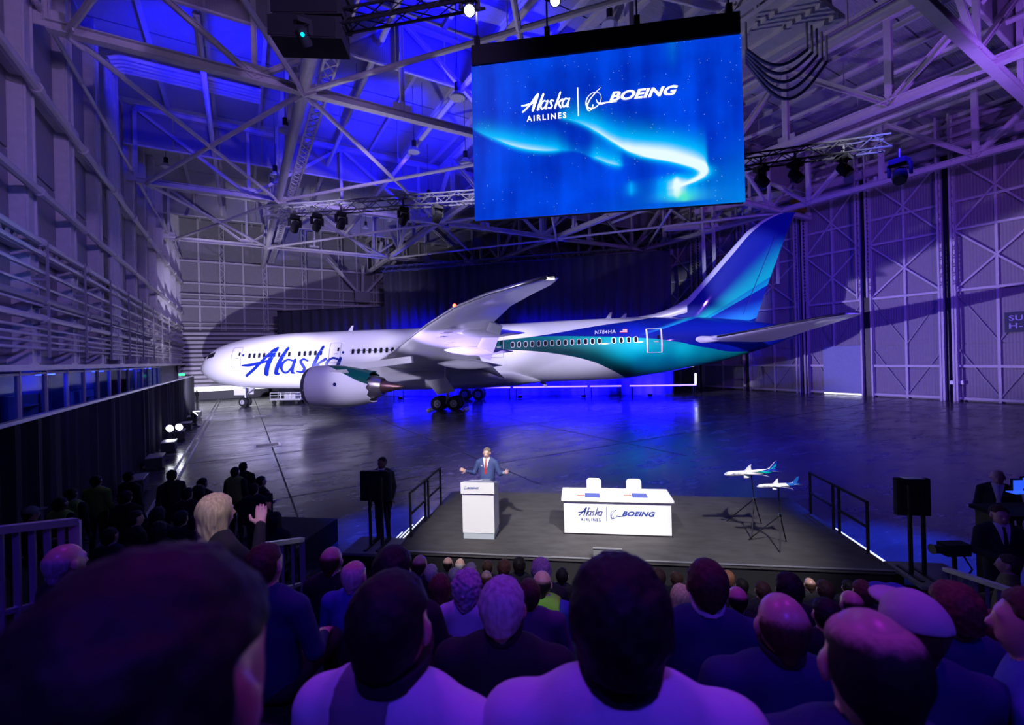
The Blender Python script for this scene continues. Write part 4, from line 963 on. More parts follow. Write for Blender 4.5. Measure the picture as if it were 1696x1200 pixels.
# landing gear
GST = mat('gear_steel', (.45, .45, .48), .35, .6)
def wheel(c_, r, wd, par):
    w1 = MB(PL).lathe(Vector(c_) - Vector((0, wd / 2, 0)), (0, 1, 0), [(0, r * .55), (0, r * .86), (wd * .2, r), (wd * .8, r), (wd, r * .86), (wd, r * .55)], 28).build('tyre', RUBBER, par, 40)
    for sg in (-1, 1): MB(PL).lathe(Vector(c_) + Vector((0, sg * (wd / 2 - .03), 0)), (0, sg, 0), [(0, r * .52), (.05, r * .5), (.06, r * .3), (.0, r * .28), (.08, r * .14), (.1, .03)], 20).build('hub', AGRY, w1, 40)
for sg in (-1, 1):
    ge = MB(PL).lathe((29.7, sg * 4.9, .66), (0, 0, 1), [(0, .16), (1.2, .16), (1.25, .24), (3.4, .26)], 14).build('main_gear', GST, air, 40)
    MB(PL).beam((28.7, sg * 4.9, .66), (30.65, sg * 4.9, .66), .22, .24).build('bogie_beam', GST, ge)
    for x in (28.93, 30.45):
        for d in (-.55, .55): wheel((x, sg * 4.9 + d, .66), .66, .5, ge)
        MB(PL).tube((x, sg * 4.9 - .6, .66), (x, sg * 4.9 + .6, .66), .1).build('axle', GST, ge)
    MB(PL).beam((29.7, sg * 4.9, 2.2), (29.3, sg * 2.6, 3.2), .14, .14).build('side_brace', GST, ge)
    a, b, c_, d = [Vector(q) for q in ((27.95, sg * 5.75, 2.75), (29.75, sg * 5.6, 3.05), (30.55, sg * 5.35, 1.75), (28.9, sg * 5.5, 1.45))]
    gd = MB(PL); nv = Vector((0, -sg * .08, .02)); gd.add([a, b, c_, d, a + nv, b + nv, c_ + nv, d + nv], [(0, 1, 2, 3), (4, 7, 6, 5), (0, 4, 5, 1), (1, 5, 6, 2), (2, 6, 7, 3), (3, 7, 4, 0)]); gd.build('gear_door', AWHT, ge)
ge = MB(PL).lathe((5.05, 0, .5), (0, 0, 1), [(0, .11), (.9, .11), (.95, .16), (1.9, .16)], 12).build('nose_gear', GST, air, 40)
for d in (-.32, .32): wheel((5.05, d, .5), .5, .34, ge)
MB(PL).tube((5.05, -.4, .5), (5.05, .4, .5), .07).build('axle', GST, ge)
MB(PL).beam((5.05, 0, 1.2), (6.4, 0, 2.1), .1, .1).build('drag_brace', GST, ge)
for d in (-.62, .62): MB(PL).beam((4.2, d, 1.65), (5.6, d, 1.65), .04, .7).build('gear_door', AWHT, ge)
# wheel chocks
for k, (x, sg) in enumerate(((28.0, -1), (31.35, -1))):
    p = PL @ Vector((x, -4.9, 0)); e = empty('wheel_chock', p, SH, 'small wheel chock %s the near main wheels' % ('ahead of' if k == 0 else 'behind'), 'chock', 'wheel chocks')
    MB(PL).loft([[Vector((x - .2, y, .0)), Vector((x + .2, y, 0)), Vector((x + .02, y, .24)), Vector((x - .02, y, .24))] for y in (-5.6, -4.2)]).build('wedge', mat('chock_pale', (.5, .48, .42), .7), e)
    MB(PL).path([Vector((x, -5.6, .1)), Vector((x + .3, -5.9, .03)), Vector((x + .7, -5.8, .03))], .02).build('rope', RUBBER, e)
# tow tractor / loader at the nose gear
p = PL @ Vector((9.0, 2.6, 0)); tg = empty('ground_cart', p, SH, 'low pale ground support cart behind the nose gear', 'cart')
MB(PL).bbox((6.6, 2.0, .45), (10.4, 3.4, .62)).build('deck', AGRY, tg)
for y in (2.0, 3.4):
    for z in (1.0, 1.3): MB(PL).tube((6.6, y, z), (10.4, y, z), .035).build('rail', WHITEP, tg)
    for x in (6.6, 7.9, 9.1, 10.4): MB(PL).tube((x, y, .6), (x, y, 1.3), .03).build('post', WHITEP, tg)
for x in (7.1, 9.9):
    for y in (2.0, 3.4): MB(PL).lathe((x, y - .1, .22), (0, 1, 0), [(0, .22), (.2, .22)], 14).build('wheel', RUBBER, tg)
MB(PL).bbox((8.2, 2.2, .62), (9.6, 3.2, 1.15)).build('box', AGRY, tg)

# ---------------------------------------------------------------- LED tubes standing in front of the backdrop
TUBE = mat('led_tube', (.6, .6, 1), .4, emit=(.013, .008, 1), es=60)
segs = ((651, 668), (757, 787), (799, 845), (850, 973), (977, 1029), (1043, 1153))
sN = n1_ - 2.4
for k, (x0, x1) in enumerate(segs):
    yy = lambda x: 643.5 - (x - 655) * .0128
    p0, p1 = atn(x0, yy(x0), sN), atn(x1, yy(x1), sN)
    e = empty('led_batten', (p0 + p1) / 2 - Vector((0, 0, (p0.z + p1.z) / 2)), None, 'glowing blue light batten on the floor behind the aircraft, %s from the left' % ['first', 'second', 'third', 'fourth', 'fifth', 'last'][k], 'light batten', 'blue light battens behind the aircraft')
    MB().tube(p0, p1, .07, n=8).build('tube', TUBE, e); MB().beam(p0 + NX * .12, p1 + NX * .12, .1, .2).build('housing', BLACK, e)
    for t in (.04, .96):
        q = p0.lerp(p1, t) + NX * .12; MB().beam(q, Vector((q.x, q.y, .0)), .08, .08).build('foot', BLACK, e)
p0, p1 = atn(1152, 636, sN), atn(1152, 618, sN)
e = empty('upright_tube', Vector((p0.x, p0.y, 0)), None, 'short upright white light tube at the right end of the blue battens', 'light tube')
MB().tube(p0, p1, .09, n=8).build('tube', mat('white_tube', (1, 1, 1), .4, emit=(.8, .85, 1), es=5), e); MB().tube(Vector((p0.x, p0.y, 0)), p0, .04).build('stand', BLACK, e)
MB().lathe(Vector((p0.x, p0.y, 0)), (0, 0, 1), [(0, .2), (.04, .2)], 12).build('base', BLACK, e)
# blue floods at the foot of the backdrop, each a small flood lamp on the floor
for k in range(5):
    a = a0_ + (a1_ - a0_) * (.12 + .2 * k); p = S(a, sN + .5, .25)
    e = empty('floor_flood', p - Vector((0, 0, .25)), SH, 'small black floor flood washing the backdrop blue, %s from the left' % ['first', 'second', 'third', 'fourth', 'fifth'][k], 'flood lamp', 'blue floor floods')
    MB(SH).box((a, sN + .5, .2), (.5, .3, .3)).build('case', BLACK, e); MB(SH).box((a, sN + .66, .26), (.44, .02, .2)).build('lens', mat('blue_lens', (.1, .1, .8), .3, emit=(.05, .03, 1), es=5), e)
    spot('flood_light', S(a, sN + .75, .3), S(a, sN + 6, 2.6), 30000, BLUE, 130, .6, .2)
# ================================================================== THE STAGE
SZ = .85; A0, A1, N0, N1 = -3.85, 5.42, 8.95, 13.05
CARPET = mat('grey_carpet', (.046, .043, .047), .95, 0, .6, 2.2, .01, (1, 2.2, 1))
PLY = mat('grey_deck_board', (.16, .16, .18), .7, 0, .2)
stg = empty('stage', S((A0 + A1) / 2, (N0 + N1) / 2), SH, 'low black stage with grey carpet in front of the aircraft', 'stage')
MB(SH).bbox((A0, N0, SZ - .08), (A1, N1, SZ)).build('carpet_deck', CARPET, stg)
for lo, hi in (((A0 + .02, N0 + .03, 0), (A1 - .02, N0 + .06, SZ - .08)), ((A0 + .02, N1 - .06, 0), (A1 - .02, N1 - .03, SZ - .08)), ((A0 + .02, N0 + .06, 0), (A0 + .05, N1 - .06, SZ - .08)), ((A1 - .05, N0 + .06, 0), (A1 - .02, N1 - .06, SZ - .08))): MB(SH).bbox(lo, hi).build('skirt', DRAPE, stg)
MB(SH).bbox((A0, N0 - .015, SZ - .018), (A1, N0, SZ + .004)).build('front_edge_trim', ALU, stg)
for k, (a0, a1, n0, n1) in enumerate(((-4.95, -3.9, 8.75, 9.6), (5.47, 6.45, 8.4, 9.35))):
    e = empty('side_deck', S((a0 + a1) / 2, (n0 + n1) / 2), SH, ['small grey side deck left of the stage', 'small grey side deck right of the stage'][k], 'platform')
    MB(SH).bbox((a0, n0, SZ - .06), (a1, n1, SZ - .01)).build('deck', PLY, e)
    for x in (a0 + .06, a1 - .06):
        for y in (n0 + .06, n1 - .06): MB(SH).tube((x, y, 0), (x, y, SZ - .06), .03).build('leg', BLACKM, e)
    MB(SH).bbox((a0, n0 - .02, 0), (a1, n0, SZ - .06)).build('skirt', DRAPE, e)
LEDW = mat('step_light', (.9, .9, 1), .4, emit=(.85, .88, 1), es=1.2)
for sg, k in ((-1, 0), (1, 1)):
    ed = A0 if sg < 0 else A1
    e = empty('stage_steps', S(ed + sg * .5, 10.6), SH, ['black steps with white lit nosings left of the stage', 'black steps with white lit nosings right of the stage'][k], 'steps')
    for q in range(3):
        x0, x1 = ed + sg * (.03 + q * .3), ed + sg * (.33 + q * .3); z = SZ - .21 * (q + 1)
        MB(SH).bbox((min(x0, x1), 9.75, 0), (max(x0, x1), 11.5, z)).build('tread', BLACK, e)
        MB(SH).bbox((x1 - sg * .03, 9.78, z), (x1, 11.47, z + .012)).build('nosing', LEDW, e)
    r = empty('stage_railing', S(ed, 10.6, SZ), SH, ['black tube railing on the left stage edge', 'black tube railing on the right stage edge'][k], 'railing')
    x = ed - sg * .04
    for n_ in (9.65, 10.62, 10.85, 11.85): MB(SH).tube((x, n_, SZ), (x, n_, SZ + 1.0), .03).build('post', BLACK, r)
    for a, b in ((9.65, 10.62), (10.85, 11.85)):
        for z in (.98, .5): MB(SH).tube((x, a, SZ + z), (x, b, SZ + z), .028).build('rail', BLACK, r)
    MB(SH).tube((x, 10.62, SZ + .98), (x, 10.85, SZ + .98), .028).build('rail', BLACK, r)
# lectern
l0, l1 = toS(atz(764.5, 893, SZ)), toS(atz(822, 891, SZ)); ln = (l0[1] + l1[1]) / 2
la, lb = l0[0], l1[0]; lw = lb - la
lec = empty('lectern', S((la + lb) / 2, ln + .3, SZ), SH, 'white lectern with grey base on the stage in front of the speaker', 'lectern')
MB(SH).bbox((la + .03, ln, SZ), (lb - .03, ln + .55, SZ + .13)).build('base', GREYP, lec)
MB(SH).bbox((la + .02, ln - .01, SZ + .13), (lb - .02, ln + .56, SZ + .97)).build('body', WHITEP, lec)
hd_ = MB(SH); hd_.add([(x, y, z) for x in (la, lb) for y, z in ((ln - .04, SZ + .99), (ln + .6, SZ + .99), (ln + .6, SZ + 1.08), (ln - .04, SZ + 1.24))], [(0, 3, 2, 1), (4, 5, 6, 7), (0, 1, 5, 4), (1, 2, 6, 5), (2, 3, 7, 6), (3, 0, 4, 7)])
hd_.build('head', WHITEP, lec)
GREYD = mat('desk_top_grey', (.25, .26, .36), .4)
MB(SH).beam(((la + lb) / 2, ln + .04, SZ + 1.235), ((la + lb) / 2, ln + .56, SZ + 1.105), lw - .1, .02).build('reading_desk', GREYD, lec)
TXB = mat('print_navy', (.02, .05, .28), .5, 0, 0); TXG = mat('print_grey', (.25, .28, .4), .5, 0, 0)
fL = lambda x, y: S(la + .10 * lw + x, ln - .045, SZ + 1.08 + y)
place(RINGV, lambda x, y: fL(.03 + x * .025, .035 + y * .03), 'ring_emblem', TXB, lec); place(BOEV, lambda x, y: fL(.07 + x * .26, .015 + y * .04), 'block_lettering', TXB, lec)
PAPER = mat('paper_white', (.85, .85, .85), .7)
pp = empty('paper_sheets', S((la + lb) / 2 + .05, ln + .3, SZ + 1.19), SH, 'open white papers lying on the lectern top', 'papers')
for k, (x, a) in enumerate(((-.11, .06), (.13, -.05))):
    cx = (la + lb) / 2 + x
    MB(SH).beam((cx, ln + .12, SZ + 1.24 + .012 * k), (cx + a * .3, ln + .40, SZ + 1.17 + .012 * k), .22, .004).build('sheet', PAPER, pp)
# signing table
t0, t1 = toS(atz(935, 883, SZ)), toS(atz(1113, 889, SZ)); tn = (t0[1] + t1[1]) / 2; ta, tb = t0[0], t1[0]
TBH = .74
tab = empty('signing_table', S((ta + tb) / 2, tn + .35, SZ), SH, 'long white table with two printed logos on its front', 'table')
MB(SH).bbox((ta, tn, SZ + .0), (tb, tn + .04, SZ + TBH)).build('front_panel', WHITEP, tab)
for x in (ta, tb - .04): MB(SH).bbox((x, tn + .04, SZ), (x + .04, tn + .72, SZ + TBH)).build('side_panel', WHITEP, tab)
MB(SH).bbox((ta - .05, tn - .06, SZ + TBH), (tb + .05, tn + .80, SZ + TBH + .05)).build('table_top', WHITEP, tab)
MB(SH).bbox((ta - .02, tn - .02, SZ), (tb + .02, tn + .0, SZ + .025)).build('kick_strip', BLACKM, tab)
tw = tb - ta
logo_pair(lambda x, y: S(ta + tw * .135 + x * tw * .275, tn - .012, SZ + TBH * .40 + y * tw * .29), TXB, tab)
ACR = mat('frosted_chair', (.75, .76, .80), .25, 0, .02)
for k, px in enumerate((984, 1051)):
    a = toS(atn(px, 812, tn + 1.15))[0]
    c_ = empty('chair', S(a, tn + 1.1, SZ), SH, 'frosted white chair behind the table, %s of the two' % ['left', 'right'][k], 'chair', 'white chairs behind the table')
    MB(SH).bbox((a - .23, tn + .85, SZ + .43), (a + .23, tn + 1.3, SZ + .47)).build('seat', ACR, c_)
    rg = [[(a - .18 + .36 * i / 8, tn + 1.30 + .03 * math.sin(math.pi * i / 8), SZ + .50 + .38 * j / 5 - (.05 if i in (0, 8) and j == 5 else 0)) for i in range(9)] for j in range(6)]
    MB(SH).sheet(rg, .025, SH.to_3x3().inverted() @ NX).build('backrest', ACR, c_, True)
    for x in (-.2, .2):
        for y in (.88, 1.27): MB(SH).tube((a + x, tn + y, SZ), (a + x, tn + y, SZ + .45), .018).build('leg', CHROME, c_)
FOLD = mat('navy_folder', (.05, .07, .30), .5); PENB = mat('pen_brown', (.35, .15, .06), .4)
for k, (px, pen) in enumerate(((981, 962), (1059, 1039))):
    pf = atz(px, 819.5 + .25 * k, SZ + TBH + .06); a, n_, _ = toS(pf)
    f = empty('document_folder', S(a, n_, SZ + TBH + .05), SH, 'navy signing folder on the white table, %s one' % ['left', 'right'][k], 'folder', 'signing folders')
    MB(SH).bbox((a - .16, n_ - .14, SZ + TBH + .05), (a + .16, n_ + .14, SZ + TBH + .062)).build('cover', FOLD, f); MB(SH).bbox((a - .15, n_ - .13, SZ + TBH + .062), (a + .15, n_ + .13, SZ + TBH + .066)).build('page', mat('folder_page', (.10, .13, .42), .6), f)
    a2 = toS(atz(pen, 819, SZ + TBH + .06))[0]
    f = empty('pen_tray', S(a2, n_, SZ + TBH + .05), SH, 'small brown pen set on the white table, %s one' % ['left', 'right'][k], 'pen set', 'pen sets')
    MB(SH).bbox((a2 - .08, n_ - .03, SZ + TBH + .05), (a2 + .08, n_ + .03, SZ + TBH + .06)).build('tray', PENB, f); MB(SH).tube((a2 - .06, n_, SZ + TBH + .07), (a2 + .06, n_ + .01, SZ + TBH + .07), .01).build('pen', WHITEP, f)
# floor monitor at the front edge
a, n_, _ = toS(atz(1006, 925, SZ))
e = empty('floor_monitor', S(a, n_, SZ), SH, 'small dark wedge monitor at the front edge of the stage', 'monitor')
MB(SH).add([(x, y, z) for x in (a - .27, a + .27) for y, z in ((n_ - .1, SZ), (n_ + .2, SZ), (n_ + .14, SZ + .12), (n_ - .06, SZ + .22))], [(0, 3, 2, 1), (4, 5, 6, 7), (0, 1, 5, 4), (1, 2, 6, 5), (2, 3, 7, 6), (3, 0, 4, 7)]).build('case', mat('monitor_case', (.10, .10, .11), .5), e)
MB(SH).bbox((a - .27, n_ - .08, SZ + .215), (a + .27, n_ - .05, SZ + .235)).build('top_edge', ALU, e)
# display stands: flat monitor on two posts, seen from behind
def display_stand(px0, px1, py0, py1, n_, lab, base):
    p0, p1 = toS(atn(px0, py1, n_)), toS(atn(px1, py0, n_)); a0, a1, z0, z1 = p0[0], p1[0], p0[2], p1[2]
    e = empty('display_stand', S((a0 + a1) / 2, n_, base), SH, lab, 'display stand')
    MB(SH).bbox((a0, n_, z0), (a1, n_ + .09, z1)).build('display_case', BLACK, e)
    MB(SH).bbox((a0 + .02, n_ + .09, z0 + .02), (a1 - .02, n_ + .1, z1 - .02)).build('display_glass', DARKG, e)
    MB(SH).bbox((a0 + .1, n_ - .04, z0 + .06), (a1 - .1, n_, z0 + .12)).build('bracket', BLACKM, e)
    MB(SH).bbox((a0 + .05, n_ - .005, z0 + .05), (a1 - .05, n_ + .0, z1 - .05)).build('back_plate', BLACKM, e)
    for t in (.33, .72):
        x = a0 + (a1 - a0) * t; MB(SH).tube((x, n_ - .03, base), (x, n_ - .03, z1 - .1), .035).build('post', BLACKM, e)
        MB(SH).bbox((x - .03, n_ - .3, base), (x + .03, n_ + .3, base + .03)).build('foot', BLACKM, e)
    MB(SH).bbox((a0 + .12, n_ - .02, z1), (a1 - .1, n_ + .1, z1 + .012)).build('papers', PAPER if px0 > 1000 else BLACKM, e)
display_stand(597, 646, 781, 829, 9.15, 'black back of a display on posts left of the stage', SZ - .01)
display_stand(1486, 1541, 793, 853, 8.85, 'black back of a display on posts right of the stage', SZ - .01)

# ---------------------------------------------------------------- model aircraft on tripods
MODELB, BWHT = paint('model_blue_tail_paint', 'modelb'), AWHT
def model(name, lab, px, py, n_, scale, yaw, pm, parts):
    c_ = atn(px, py, n_)
    M = Matrix.Translation(c_) @ Matrix.Rotation(SHYAW + yaw, 4, 'Z') @ Matrix.Rotation(math.radians(-4), 4, 'Y') @ Matrix.Scale(scale, 4) @ Matrix.Translation((-31, 0, -4.4))
    r = empty(name, (0, 0, 0), M, lab, 'model airplane')
    for o in parts:
        q = inst(o, o.name.split('.')[0], r)
        if pm and o in (FUSE, FIN):
            q.data = o.data.copy(); q.data.materials.clear(); q.data.materials.append(pm)
        for ch in o.children:
            if ch.name.split('.')[0] in ('leading_edge', 'dorsal_fillet', 'cockpit_window', 'exhaust_cone', 'fan', 'flap', 'core_nozzle'): inst(ch, ch.name.split('.')[0], q)
            if ch.name.startswith('script') : inst(ch, 'script_lettering', q)
    return r, c_
PTS = [FUSE, FIN, RWING[-1], RWING[1], STAB[-1], STAB[1], ENG[-1], ENG[1]]
for k, (px, py, n_, sc_, yw, apex, feet, lab) in enumerate(((1244, 783, 10.3, 1 / 57., -.02, (1249, 826), ((1204, 862), (1245, 892), (1261, 866)), 'larger scale model airliner with teal and blue tail on a tripod'), (1289, 804, 9.75, 1 / 78., -.05, (1292, 853), ((1240, 893), (1292, 914), (1302, 896)), 'smaller scale model airliner with blue tail on the nearer tripod'))):
    r, c_ = model('model_airliner', lab, px, py, n_, sc_, yw, None if k == 0 else MODELB, PTS)
    t = empty('tripod', Vector((c_.x, c_.y, SZ)), SH, ['dark tripod holding the larger model airliner', 'dark tripod holding the smaller model airliner'][k], 'tripod', 'model tripods')
    fts = [atz(x, y, SZ + .01) for x, y in feet]; ap = (fts[0] + fts[1] + fts[2]) / 3; ap = Vector((c_.x * .6 + ap.x * .4, c_.y * .6 + ap.y * .4, 0)); 
    ax_ = atn(apex[0], apex[1], ap.dot(NX))
    MB().tube(ax_, c_ - Vector((0, 0, .03)), .012, n=6).build('pole', BLACKM, t); MB().lathe(ax_ - Vector((0, 0, .03)), (0, 0, 1), [(0, .03), (.06, .03)], 8).build('collar', CHROME, t)
    for f in fts: MB().tube(f, ax_, .013, n=6).build('leg', BLACKM, t)

# ---------------------------------------------------------------- bleacher tiers under the audience
ZH = lambda n: 4.43 - .443 * (n - .8)
ROWMAP = lambda n: float(np.interp(n, [.33, .8, 5, 6.8], [.40, 1.02, 6.1, 7.7]))       # row pitch about 0.75 m
ROWS = [ROWMAP(.33)] + [ROWMAP(.8 + .6 * k) for k in range(11)]
bl = empty('bleacher', S(0, 4, 0), SH, 'dark stepped seating platform under the audience', 'seating')
for k, n_ in enumerate(ROWS):
    zf = ZH(n_) - 1.35
    if zf < .05: continue
    MB(SH).bbox((-4.2, n_ - .25, max(0, zf - .12)), (5.4, n_ + .35, zf)).build('tier', BLACK, bl)
    MB(SH).bbox((-4.1, n_ - .16, zf + .38), (5.3, n_ + .20, zf + .44)).build('bench', BLACKM, bl)
    for a in (-3, -1, 1, 3): MB(SH).bbox((a, n_ - .02, zf), (a + .06, n_ + .06, zf + .38)).build('bench_leg', BLACKM, bl)
# low risers left and right of the audience
RZ = .6
MB_ = MB(SH).bbox((-11.5, 5.6, 0), (-4.6, 7.2, RZ)).bbox((-11.5, 7.2, 0), (-6.5, 11.3, RZ)); o = MB_.build('side_riser', BLACK); tag(o, 'low dark riser under the standing group left of the stage', 'platform')
o = MB(SH).bbox((6.6, 4.2, 0), (10.5, 8.2, RZ)).build('side_riser', BLACK); tag(o, 'low dark riser under the crew right of the stage', 'platform')
# bar fences
def bar_fence(p, q, h, n, lab, m=ALU, posts=True):
    p, q = Vector(p), Vector(q); e = empty('bar_fence', (p + q) / 2 - Vector((0, 0, h)), None, lab, 'fence')
    dn = Vector((0, 0, 1))
    MB().beam(p, q, .07, .045).build('top_rail', m, e); MB().beam(p - dn * .5, q - dn * .5, .03, .03).build('lower_rail', m, e)
    for k in range(n + 1):
        x = p.lerp(q, k / n); w_ = .055 if k in (0, n) else .03
        MB().beam(x, x - dn * h, w_, w_).build('bar', m, e)
    return e
bar_fence(atZ(-60, 884, 2.6), atZ(124, 863, 3.1), 1.15, 7, 'pale bar fence at the left end of the seating')
bar_fence(atZ(430, 903, 4.6), atZ(500, 893, 5.2), 1.0, 4, 'short pale bar fence behind the row of heads left of centre')
bar_fence(atZ(1566, 942, 5.4), atZ(1720, 992, 4.4), 1.0, 8, 'pale bar fence at the right end of the seating')
# twin white floor lights and cases along the drape
for k, (px, py, zl) in enumerate(((289, 708, 1.05), (323, 685, 1.0))):
    p = atz(px, py, zl); e = empty('floor_light_stand', Vector((p.x, p.y, 0)), None, ['nearer twin white floor light at the foot of the left drape', 'farther white floor light at the foot of the left drape'][k], 'stage light', 'white floor lights')
    aim = (PL @ Vector((8, 0, 6) if k else (31, -19, 7)) - p).normalized(); MB().tube((p.x, p.y, .05), p - Vector((0, 0, .2)), .04).build('stand', BLACK, e)
    MB().lathe(Vector((p.x, p.y, 0)), (0, 0, 1), [(0, .35), (.05, .33)], 12).build('base', BLACK, e)
    tocam = (Vector((0, 0, EYE)) - p).normalized(); dirv = (aim * .8 + tocam * .6).normalized(); sd = dirv.cross(Vector((0, 0, 1))).normalized()
    for q in ((-.26, .26) if k == 0 else (0,)):
        c_ = p + sd * q; MB().lathe(c_ - dirv * .3, dirv, [(0, .1), (.1, .2), (.3, .24)], 14).build('lamp_housing', BLACK, e, 40); MB().lathe(c_, dirv, [(0, .20), (.03, .19)], 14).build('lamp_lens', mat('white_lens', (1, 1, 1), .3, emit=(.85, .88, 1), es=22), e)
    if k == 0: spot('floor_light', p + Vector((.5, .2, .5)), PL @ Vector((58, -4, 8)), 60000, (.46, .34, 1), 26, .5, .1)
    spot('floor_light', p + aim * .5 + Vector((0, 0, .2)), p + aim * 30, 9500 if k == 0 else 14000, (.70, .66, 1), 84, .45, .15)
for k in range(7):
    y = 22.0 + k * 4.6; x = -3.5
    e = empty('road_case', (x, y, 0), None, 'black road case along the drape foot, %s from the audience' % ['first', 'second', 'third', 'fourth', 'fifth', 'sixth', 'seventh'][k], 'case', 'road cases by the drape')
    MB().bbox((x - .3, y - .55, .12), (x + .3, y + .55, .62)).build('body', BLACK, e); MB().bbox((x - .31, y - .56, .60), (x + .31, y + .56, .64)).build('lid_edge', ALU, e)
    for sx in (-.2, .2):
        for sy in (-.4, .4): MB().lathe((x + sx, y + sy - .03, .06), (0, 1, 0), [(0, .06), (.06, .06)], 8).build('castor', RUBBER, e)
# small green exit light at the end of the left wall
p = aty(301, 620, 56); MB().box(p, (.5, .06, .22)).build('exit_light', mat('exit_green', (.02, .6, .1), .4, emit=(.03, .9, .2), es=3)); o = bpy.data.objects['exit_light']; tag(o, 'tiny green exit light at the far end of the left drape', 'exit light')
# control desk with two blue screens at the right edge
e = empty('control_desk', atZ(1700, 850, 7.0) * 1, None, 'black control desk with blue screens at the right frame edge', 'desk'); pz = atZ(1690, 822, 7.0)
BSCR = mat('blue_monitor', (.05, .1, .6), .3, emit=(.03, .12, 1), es=.9)
MB().box(pz - Vector((0, 0, .22)), (1.0, .6, .06), -TH).build('desk_top', BLACK, e)
for sx in (-.42, .42): MB().box(pz + rt * sx - Vector((0, 0, .25 + (pz.z - RZ) / 2 - .1)), (.06, .5, pz.z - RZ - .25), -TH).build('desk_leg', BLACKM, e)
for k, (px, py) in enumerate(((1684, 803), (1700, 799))):
    c_ = atZ(px, py, 7.05); m_ = MB().box(c_, (.17, .03, .2), -TH).build('monitor', BLACK, e); MB().box(c_ - fw * .018, (.145, .004, .165), -TH).build('monitor_screen', BSCR, m_)
    MB().beam(c_ - Vector((0, 0, .1)), c_ - Vector((0, 0, .2)), .03, .03).build('monitor_neck', BLACKM, m_)
MB().box(atZ(1688, 815, 6.95), (.26, .14, .012), -TH).build('tablet', BSCR, e)
# camera on a support by the right fence
pz = atZ(1580, 908, 6.4); e = empty('video_camera', pz - Vector((0, 0, pz.z - RZ)), None, 'black video camera on a stand beside the right fence', 'camera')
MB().box(pz, (.34, .16, .16), -TH).build('body', BLACK, e); MB().lathe(pz - rt * .17, -rt, [(0, .06), (.12, .06), (.14, .07)], 12).build('lens_hood', BLACKM, e); MB().tube(pz - Vector((0, 0, .08)), Vector((pz.x, pz.y, RZ)), .03).build('stand', BLACKM, e)
MB().path([pz + rt * .1 - Vector((0, 0, .05)), pz + rt * .25 - Vector((0, 0, .3)), pz + rt * .1 - Vector((0, 0, .5)), pz + rt * .4 - Vector((0, 0, .7))], .012).build('cable', BLACK, e)
# ================================================================== PEOPLE (one continuous surface each)
def smin(a, b, k):
    h = np.clip(.5 + .5 * (b - a) / k, 0, 1); return b * (1 - h) + a * h - k * h * (1 - h)
def ell(p, c, r):
    q = p - np.array(c); r = np.array(r); k0 = np.linalg.norm(q / r, axis=1); k1 = np.linalg.norm(q / (r * r), axis=1); return k0 * (k0 - 1) / np.maximum(k1, 1e-6)
def seg(p, a, b, ra, rb):
    a, b = np.array(a, float), np.array(b, float); ab = b - a; t = np.clip(((p - a) @ ab) / (ab @ ab), 0, 1)
    return np.linalg.norm(p - a - t[:, None] * ab, axis=1) - (ra + (rb - ra) * t)
def un(lst, k):
    d = lst[0]
    for e in lst[1:]: d = smin(d, e, k)
    return d
def sdf_mesh(f, lo, hi, h):
    lo, hi = np.array(lo, float), np.array(hi, float); C = 4; n = np.ceil((hi - lo) / (h * C)).astype(int); nf = n * C + 1
    gc = np.stack(np.meshgrid(*[lo[i] + (np.arange(n[i]) + .5) * h * C for i in range(3)], indexing='ij'), -1).reshape(-1, 3)
    dc = f(gc).reshape(n)
    D = np.full(nf, 1.0); rep = np.repeat(np.repeat(np.repeat(dc, C, 0), C, 1), C, 2); D[:-1, :-1, :-1] = rep
    near = np.abs(dc) < h * C * 1.35; m = np.zeros(nf, bool); bi = np.argwhere(near) * C
    for dx in range(C + 1):
        for dy in range(C + 1):
            for dz in range(C + 1): m[bi[:, 0] + dx, bi[:, 1] + dy, bi[:, 2] + dz] = True
    idx = np.argwhere(m); D[m] = f(lo + idx * h)
    s_ = D < 0
    cells = np.array(nf) - 1
    cnt = np.zeros(cells, int); acc = np.zeros((*cells, 3))
    ne = np.zeros(cells)
    sl = lambda o, ax: tuple(slice(o[i], o[i] + cells[i]) for i in range(3))
    edges = []
    for ax in range(3):
        for o1 in (0, 1):
            for o2 in (0, 1):
                o = [0, 0, 0]; oth = [i for i in range(3) if i != ax]; o[oth[0]] = o1; o[oth[1]] = o2; e = list(o); e[ax] = 1
                a, b = D[sl(o, ax)], D[sl(e, ax)]; cr = (a < 0) != (b < 0)
                t = np.where(cr, a / np.where(cr, a - b, 1), 0); pos = [np.full(cells, float(o[i])) for i in range(3)]; pos[ax] = t
                for i in range(3): acc[..., i] += np.where(cr, pos[i], 0)
                ne += cr
    act = ne > 0; vid = np.full(cells, -1); vid[act] = np.arange(act.sum())
    ci = np.argwhere(act); V = lo + (ci + acc[act] / ne[act][:, None]) * h
    Fs = []
    for ax in range(3):
        o1, o2 = [i for i in range(3) if i != ax]
        e = [0, 0, 0]; e[ax] = 1
        a = s_[tuple(slice(0, nf[i] - e[i]) for i in range(3))]; b = s_[tuple(slice(e[i], nf[i]) for i in range(3))]
        c_ = np.argwhere(a != b); 
        ok = (c_[:, o1] > 0) & (c_[:, o2] > 0) & (c_[:, o1] < cells[o1]) & (c_[:, o2] < cells[o2]); c_ = c_[ok]
        fl_ = a[tuple(c_.T)]
        q = []
        for d1, d2 in ((-1, -1), (0, -1), (0, 0), (-1, 0)):
            k = c_.copy(); k[:, o1] += d1; k[:, o2] += d2; q.append(vid[tuple(k.T)])
        q = np.stack(q, 1); sw = fl_ if ax != 1 else ~fl_; q[~sw] = q[~sw][:, ::-1]; Fs.append(q)
    F = np.concatenate(Fs); F = F[(F >= 0).all(1)]
    return V, F
